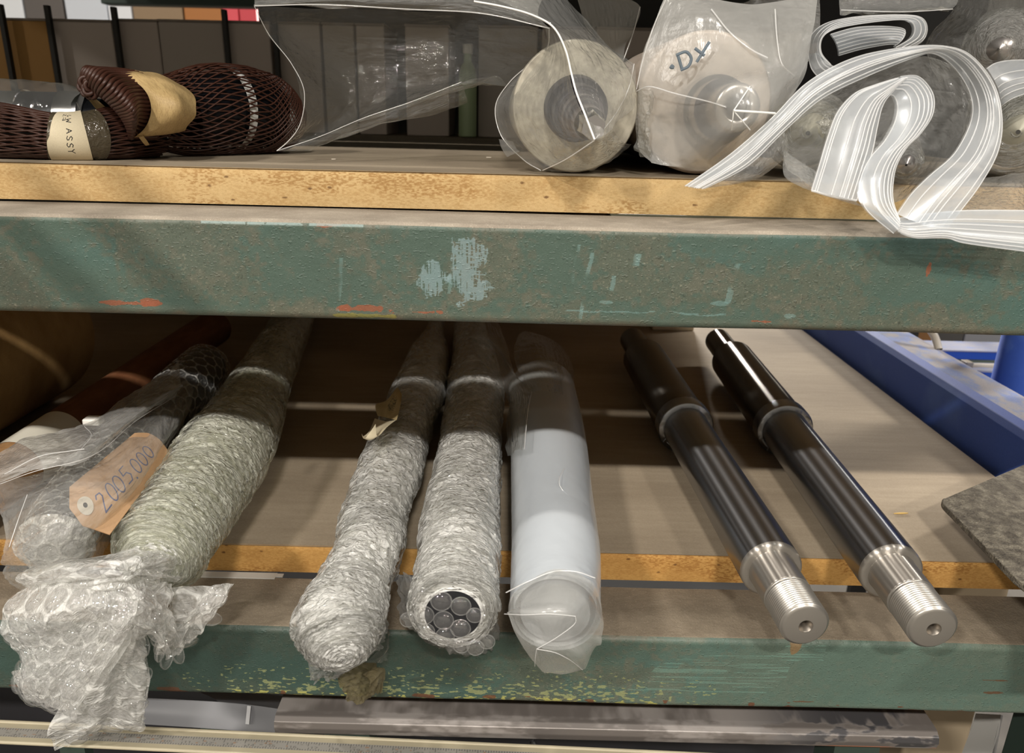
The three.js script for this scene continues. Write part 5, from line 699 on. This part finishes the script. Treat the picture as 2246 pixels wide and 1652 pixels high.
{
  const t = thing('grey_film_sheet', 'flat grey film sheet standing between the two bagged rollers at the back', 'film sheet', onZ(1340, 80, -0.32).toArray());
  obj('sheet', patch(grid([[[1262, -20, -0.32], [1330, -20, -0.31], [1360, -10, -0.3]], [[1280, 45, -0.32], [1340, 30, -0.31], [1404, 15, -0.3]], [[1300, 100, -0.32], [1345, 90, -0.31], [1390, 68, -0.3]], [[1330, 180, -0.32], [1355, 165, -0.31], [1368, 130, -0.3]], [[1345, 340, -0.32], [1365, 340, -0.31], [1385, 340, -0.3]]]), 20, 40), film(0.8, 0.2, { bumpMap: softTex }), t); obj('edge', tube([onZ(1404, 15, -0.299), onZ(1390, 68, -0.299), onZ(1368, 130, -0.299)], 0.0005, 20, 5), M.fold, t);
}
{
  const t = thing('bagged_roller', 'pinkish roller in a milky bag with two blue letters written on it', 'bagged roller', onZ(1560, 300, -0.1).toArray(), 'bagged rollers on the upper board');
  const R = 0.0515, c = onZ(1545, 225, -0.115); c.y = UD + R + 0.001; const tip = onZ(1640, 232, -0.03);
  obj('roller_body', lathe([[-0.32, 0], [-0.32, R], [-0.003, R], [0, R - 0.003], [0, 0.01], [0, 0]], c, c.clone().add(V(0.02, 0, 1)), 72), M.castPink, t);
  const bc = onZ(1560, 245, -0.11), d = tip.clone().sub(bc).normalize();
  obj('boss', lathe([[0, 0.026], [0.014, 0.0252], [0.016, 0.022], [0.03, 0.0215]], bc, tip, 56), M.bossRim, t); obj('boss_face', lathe([[0.03, 0.0215], [0.0302, 0.0]], bc, tip, 48), M.boss, t);
  obj('shaft_end', lathe([[0.03, 0.0165], [0.058, 0.0162], [0.062, 0.015], [0.0625, 0.0085], [0.058, 0.007], [0.0578, 0]], bc, tip, 48), M.bossRim, t); const kn = bc.clone().addScaledVector(d, 0.0605); obj('dark_bore', new THREE.SphereGeometry(0.0082, 24, 12).translate(kn.x, kn.y, kn.z), M.coreDark, t);
  const zf = [[1460, -20], [1540, -20], [1640, -20], [1795, -10]];
  obj('front_film', patch(grid([
    [[1465, -20, -0.10], [1545, -10, -0.09], [1660, 5, -0.085], [1795, -15, -0.1]], [[1435, 55, -0.10], [1540, 35, -0.08], [1665, 60, -0.075], [1785, 50, -0.09]], [[1408, 140, -0.10], [1530, 125, -0.075], [1665, 145, -0.06], [1775, 120, -0.085]], [[1401, 196, -0.10], [1505, 205, -0.07], [1640, 195, -0.03], [1764, 172, -0.075]], [[1401, 265, -0.10], [1500, 285, -0.075], [1632, 262, -0.024], [1706, 245, -0.06]], [[1402, 325, -0.10], [1480, 345, -0.08], [1565, 342, -0.06], [1650, 318, -0.055]], [[1430, 360, -0.09], [1485, 366, -0.082], [1560, 372, -0.075], [1625, 368, -0.07]]]), 90, 110, (u, v) => fbm(u * 3, v * 3, 2, 3) * 0.005), M.bagMilky, t);
  obj('rear_film', patch(grid([[[1465, -20, -0.2], [1620, 5, -0.2], [1700, -20, -0.2], [1800, -10, -0.2]], [[1410, 120, -0.2], [1560, 100, -0.22], [1700, 100, -0.22], [1790, 100, -0.2]], [[1396, 260, -0.17], [1540, 300, -0.22], [1660, 280, -0.2], [1715, 250, -0.15]]]), 50, 40, (u, v) => ridge(u * 3, v * 3, 7, 3) * 0.004), M.bagMid, t);
  obj('side_gusset', patch(grid([[[1394, 200, -0.1], [1398, 270, -0.1], [1392, 330, -0.1]], [[1430, 195, -0.085], [1420, 270, -0.09], [1428, 345, -0.09]], [[1432, 240, -0.09], [1400, 285, -0.1], [1400, 345, -0.1]]]), 30, 30, (u, v) => ridge(u * 4, v * 2, 3, 2) * 0.003), M.bagMid, t);
  const bead = (l, r = 0.0004) => obj('fold', tube(l.map((a) => onZ(...a)), r, 60, 5), M.fold, t);
  bead([[1396, 200, -0.098], [1425, 190, -0.08], [1480, 205, -0.068], [1550, 222, -0.05], [1592, 235, -0.03]], 0.0005); bead([[1465, -10, -0.098], [1435, 55, -0.098], [1408, 140, -0.098], [1396, 196, -0.098]]); const st = std({ color: 0xf2f2ee, roughness: 0.3 }); for (const e of [[1700, 249], [1645, 190], [1605, 285], [1645, 285]]) obj('star_fold', tube([onZ(1609, 243, -0.012), onZ((1609 + e[0]) / 2, (243 + e[1]) / 2, -0.014), onZ(e[0], e[1], -0.024)], e[0] === 1700 ? 0.0008 : 0.0004, 16, 5), st, t);
  bead([[1560, 20, -0.08], [1600, 70, -0.072], [1650, 110, -0.062], [1684, 127, -0.058]], 0.0006); bead([[1700, 20, -0.08], [1705, 90, -0.07], [1715, 140, -0.064], [1740, 165, -0.07]], 0.0005);
  const ink = phys({ color: 0xa0afbb, transmission: 0.72, thickness: 0, roughness: 0.6, side: THREE.DoubleSide }); const wr = (l) => obj('ink_stroke', tube(l.map(([x, y]) => onZ(x, y, -0.064)), 0.0011, 24, 6), ink, t);
  wr([[1487, 122], [1496, 152]]); wr([[1483, 121], [1505, 114], [1516, 128], [1510, 145], [1493, 154]]); wr([[1524, 106], [1545, 122]]); wr([[1556, 92], [1543, 112], [1528, 136]]); wr([[1472, 143], [1477, 148], [1471, 148], [1476, 143]]);
}
// ---------- coiled zip strips and bags at the right ----------
M.zip = film(0.79, 0.34, { color: 0xeef2f6, bumpMap: null }); M.zipLight = film(0.87, 0.2, { color: 0xf6f7f8, bumpMap: null }); M.ridge = film(0.72, 0.3, { color: 0xffffff, bumpMap: null }); M.sheetMilk = film(0.84, 0.2, { bumpMap: softTex, bumpScale: 0.002 });
// a strip between two edge curves [x, y, z]; ridges follow it at the given shares of its width; layers lie a little apart
function strip(parent, A, B, ridges, o = {}) {
  const a = A.map((p) => onZ(...p)), b = B.map((p) => onZ(...p)), n = o.n ?? 90, bow = o.bow ?? 0.004;
  const P = (u, v, k = 0) => { const p = cr(a, v), q = cr(b, v), m = p.clone().lerp(q, u); m.z += bow * sin(PI * u) + k; return m; };
  for (let k = 0; k < (o.layers ?? 1); k++) obj('strip', surf((u, v) => P(u, v, -k * 0.0022), 14, n), k ? M.zipLight : M.zip, parent);
  for (const u of ridges) obj('zip_ridge', tube(Array.from({ length: 41 }, (_, i) => P(u, i / 40, 0.0005)), o.r ?? 0.00045, n, 5), M.ridge, parent);
  for (const u of [0, 1]) obj('edge', tube(Array.from({ length: 41 }, (_, i) => P(u, i / 40)), 0.00035, n, 5), M.ridge, parent);
}
{
  const t = thing('zip_bag', 'milky zip bag whose broad strip sweeps in the big arch at the right', 'zip bag', onZ(1900, 350, -0.05).toArray(), 'zip bags at the right');
  strip(t, [[1503, 408, 0.0], [1600, 340, -0.02], [1690, 262, -0.03], [1770, 182, -0.035], [1870, 128, -0.035], [1985, 104, -0.035], [2070, 101, -0.04], [2130, 122, -0.04], [2180, 185, -0.035], [2198, 262, -0.025], [2188, 335, -0.012], [2150, 405, 0.0], [2105, 465, 0.01], [2067, 514, 0.018]], [[1545, 414, 0.002], [1640, 364, -0.015], [1720, 288, -0.025], [1800, 218, -0.03], [1900, 168, -0.032], [2000, 128, -0.034], [2050, 118, -0.05], [2095, 150, -0.055], [2128, 205, -0.05], [2131, 262, -0.04], [2095, 335, -0.022], [2040, 385, -0.01], [2000, 425, 0.0], [1968, 470, 0.012]], [0.14, 0.4, 0.5, 0.6, 0.84], { layers: 2, n: 130 });
  obj('film', patch(grid([[[1790, 190, -0.08], [1900, 165, -0.09], [2020, 125, -0.1], [2120, 160, -0.08]], [[1740, 270, -0.07], [1860, 260, -0.1], [2010, 250, -0.11], [2130, 250, -0.07]], [[1720, 340, -0.05], [1850, 350, -0.09], [2000, 350, -0.1], [2100, 330, -0.05]], [[1760, 400, -0.03], [1850, 430, -0.05], [1960, 440, -0.04], [2010, 415, -0.01]]]), 60, 60, (u, v) => ridge(u * 4, v * 3, 4, 3) * 0.004), M.sheetMilk, t);
  obj('film_hem', patch(grid([[[1500, 408, -0.002], [1620, 330, -0.03], [1700, 250, -0.04]], [[1530, 414, -0.004], [1650, 380, -0.025], [1725, 300, -0.04]], [[1560, 412, -0.006], [1660, 392, -0.03], [1730, 340, -0.045]]]), 30, 20), M.sheetMilk, t);
}
{
  const t = thing('zip_bag', 'zip strip folded in an S with a straight cut end, inside the big arch', 'zip bag', onZ(1900, 320, -0.03).toArray(), 'zip bags at the right');
  strip(t, [[1780, 418, 0.008], [1798, 360, 0.0], [1816, 300, -0.006], [1838, 245, -0.012], [1875, 205, -0.018], [1920, 186, -0.022], [1965, 172, -0.03]], [[1879, 440, 0.012], [1898, 380, 0.004], [1914, 330, -0.002], [1924, 280, -0.008], [1935, 235, -0.014], [1952, 208, -0.02], [1990, 170, -0.034]], [0.06, 0.1, 0.38, 0.56, 0.66, 0.76, 0.86], { layers: 2 });
  strip(t, [[1952, 208, -0.024], [1962, 212, -0.026], [1969, 235, -0.024], [1962, 270, -0.016], [1940, 310, -0.006], [1910, 345, 0.002], [1890, 385, 0.008], [1886, 425, 0.012], [1905, 465, 0.018], [1960, 512, 0.024]], [[1975, 168, -0.035], [2015, 168, -0.04], [2046, 205, -0.038], [2046, 250, -0.028], [2020, 292, -0.014], [1988, 325, -0.004], [1966, 365, 0.004], [1958, 410, 0.01], [1960, 445, 0.014], [1972, 478, 0.02]], [0.3, 0.5, 0.64, 0.78, 0.9], { layers: 3 });
  obj('cut_end', tube([onZ(1780, 418, 0.009), onZ(1830, 432, 0.012), onZ(1879, 440, 0.013)], 0.0007, 20, 5), M.ridge, t);
}
{
  const t = thing('zip_bag', 'thick oval coil of zip strip lying above the big arch', 'zip bag', onZ(1900, 90, -0.1).toArray(), 'zip bags at the right');
  const oval = (k, z) => [[1790 - k * 0.2, 152 + k * 0.1], [1772 - k * 0.2, 118], [1778 - k * 0.1, 80 - k * 0.2], [1810, 52 - k * 0.3], [1870, 38 - k * 0.35], [1950, 33 - k * 0.2], [2005, 38 - k * 0.2], [2024 + k * 0.1, 60], [2018 + k * 0.1, 92], [1985, 112]].map(([x, y]) => [x, y, z]);
  const inn = [[1822, 142], [1800, 118], [1800, 88], [1825, 66], [1875, 54], [1945, 45], [1990, 44], [2006, 58], [2000, 82], [1965, 104]].map(([x, y]) => [x, y, -0.075]);
  strip(t, oval(0, -0.11), inn, [0.2, 0.4, 0.6, 0.8], { layers: 3, bow: 0.01, n: 110 });
  strip(t, [[1822, 75, -0.13], [1880, 60, -0.135], [1950, 58, -0.14], [1985, 66, -0.14], [1972, 88, -0.135]], [[1840, 122, -0.12], [1890, 108, -0.125], [1945, 98, -0.13], [1965, 98, -0.13], [1960, 102, -0.13]], [0.15, 0.3, 0.45, 0.6, 0.75, 0.9], { layers: 2 });
  strip(t, [[1772, 118, -0.1], [1780, 150, -0.08], [1800, 175, -0.06]], [[1800, 118, -0.09], [1815, 140, -0.07], [1850, 152, -0.05]], [0.4, 0.7]);
}
{
  const t = thing('zip_bag', 'flat milky zip strip draped over the beam lip at the right edge', 'zip bag', onZ(2150, 510, 0.012).toArray(), 'zip bags at the right');
  const S = [[1900, 455, 0.006], [1960, 478, 0.01], [2030, 470, 0.012], [2120, 462, 0.01], [2260, 462, 0.008]], E = [[1975, 512, 0.022], [2010, 522, 0.024], [2075, 522, 0.025], [2120, 534, 0.026], [2260, 553, 0.026]];
  strip(t, S, E, [0.25, 0.4, 0.55, 0.68, 0.8, 0.9], { layers: 3 });
  obj('film', patch(grid([[[2060, 395, -0.05], [2150, 388, -0.06], [2260, 380, -0.07]], [[2040, 440, -0.01], [2140, 430, -0.02], [2260, 425, -0.03]], [[2020, 478, 0.013], [2130, 472, 0.012], [2260, 470, 0.01]]]), 40, 30, (u, v) => fbm(u * 5, v * 4, 3, 3) * 0.003), M.sheetMilk, t);
  obj('film_underlap', patch(grid([[[1720, 330, -0.04], [1780, 370, -0.02], [1850, 400, -0.01]], [[1720, 385, -0.02], [1790, 418, 0.0], [1870, 436, 0.006]], [[1760, 412, 0.0], [1830, 436, 0.008], [1900, 456, 0.012]]]), 30, 30), M.sheetMilk, t);
}
{
  const t = thing('zip_bag', 'small curved zip strip at the right edge, right of the big arch', 'zip bag', onZ(2210, 170, -0.08).toArray(), 'zip bags at the right');
  strip(t, [[2165, 150, -0.08], [2185, 138, -0.08], [2220, 132, -0.08], [2265, 132, -0.08]], [[2196, 234, -0.075], [2205, 226, -0.072], [2225, 214, -0.07], [2265, 200, -0.07]], [0.3, 0.5, 0.65, 0.8], { layers: 2 });
}
// parts wrapped in crumpled film
function wrappedPart(label, ax, rad, tipAt, core) {
  const pts = ax.map((a) => onZ(...a)); const rm = max(...rad); pts.forEach((p) => { if (rm > 0.02) p.y = max(p.y, UD + rm * 1.08); }); const t = thing('wrapped_part', label, 'wrapped part', pts[1].toArray(), 'film wrapped parts at the right');
  obj('core', sweep(pts, rad.map((r) => r * 0.8), 40, 40), core, t);
  const g = sweep(pts, rad, 80, 60, (th, v) => 1 + 0.06 * fbm(th * 1.5, v * 5, 4, 3)); push(g, (u, v) => ridge(u * 60, v * 60, 4, 3) * 0.002); obj('film', g, film(0.78, 0.08, { bumpScale: 0.004 }), t);
  if (tipAt) { const p = onZ(...tipAt); obj('tip', new THREE.SphereGeometry(rad[0] * 0.35, 20, 14).translate(p.x, p.y, p.z), M.bossRim, t); }
  return t;
}
M.coreTan = std({ color: 0x8d8a7c, roughness: 0.45, metalness: 0.4 });
wrappedPart('olive grey part in crumpled clear film, behind the straight cut zip strip end', [[1765, 342, -0.09], [1766, 336, -0.1], [1768, 326, -0.12], [1768, 300, -0.2]], [0.002, 0.025, 0.031, 0.031], null, M.coreTan);
wrappedPart('small round part end in clear film, seen inside the big arch', [[1988, 362, -0.045], [1987, 358, -0.055], [1985, 350, -0.075], [1970, 315, -0.18]], [0.001, 0.010, 0.0125, 0.016], null, M.bossRim);
wrappedPart('grey part tightly wrapped in shiny film at the right edge, above the draped strip', [[2225, 325, -0.085], [2225, 322, -0.095], [2225, 312, -0.115], [2225, 285, -0.22]], [0.002, 0.026, 0.033, 0.035], null, M.coreTan);
wrappedPart('shiny film wrapped part at the upper right edge, over the small curved strip', [[2190, 108, -0.17], [2192, 108, -0.18], [2195, 106, -0.21], [2200, 102, -0.3]], [0.001, 0.018, 0.03, 0.034], null, M.bossRim);
{
  const t = thing('film_bag', 'folded clear film bag across the top right corner of the view', 'film bag', onZ(2050, 10, -0.15).toArray());
  obj('film', patch(grid([[[1840, -40, -0.15], [1980, -40, -0.15], [2110, -40, -0.16]], [[1842, 15, -0.15], [1970, 10, -0.14], [2100, 5, -0.15]], [[1850, 30, -0.14], [1975, 24, -0.13], [2090, 18, -0.14]], [[1900, 34, -0.15], [1985, 30, -0.15], [2080, 25, -0.15]]]), 50, 40, (u, v) => ridge(u * 4, v * 3, 8, 2) * 0.003), M.bagMid, t);
  obj('side_film', patch(grid([[[2110, -40, -0.16], [2180, -40, -0.2], [2270, -40, -0.22]], [[2090, 25, -0.16], [2170, 30, -0.2], [2270, 20, -0.22]], [[2030, 100, -0.18], [2120, 90, -0.2], [2270, 70, -0.22]], [[2060, 180, -0.2], [2150, 160, -0.2], [2270, 140, -0.2]]]), 50, 50, (u, v) => ridge(u * 4, v * 4, 3, 3) * 0.003), M.bagClear, t);
  obj('fold', tube([onZ(1845, 22, -0.139), onZ(1975, 26, -0.129), onZ(2090, 20, -0.139)], 0.0004, 40, 5), M.fold, t);
}
scene.traverse((o) => { delete o.userData0; delete o.userData.userData0; });
renderer.render(scene, camera);
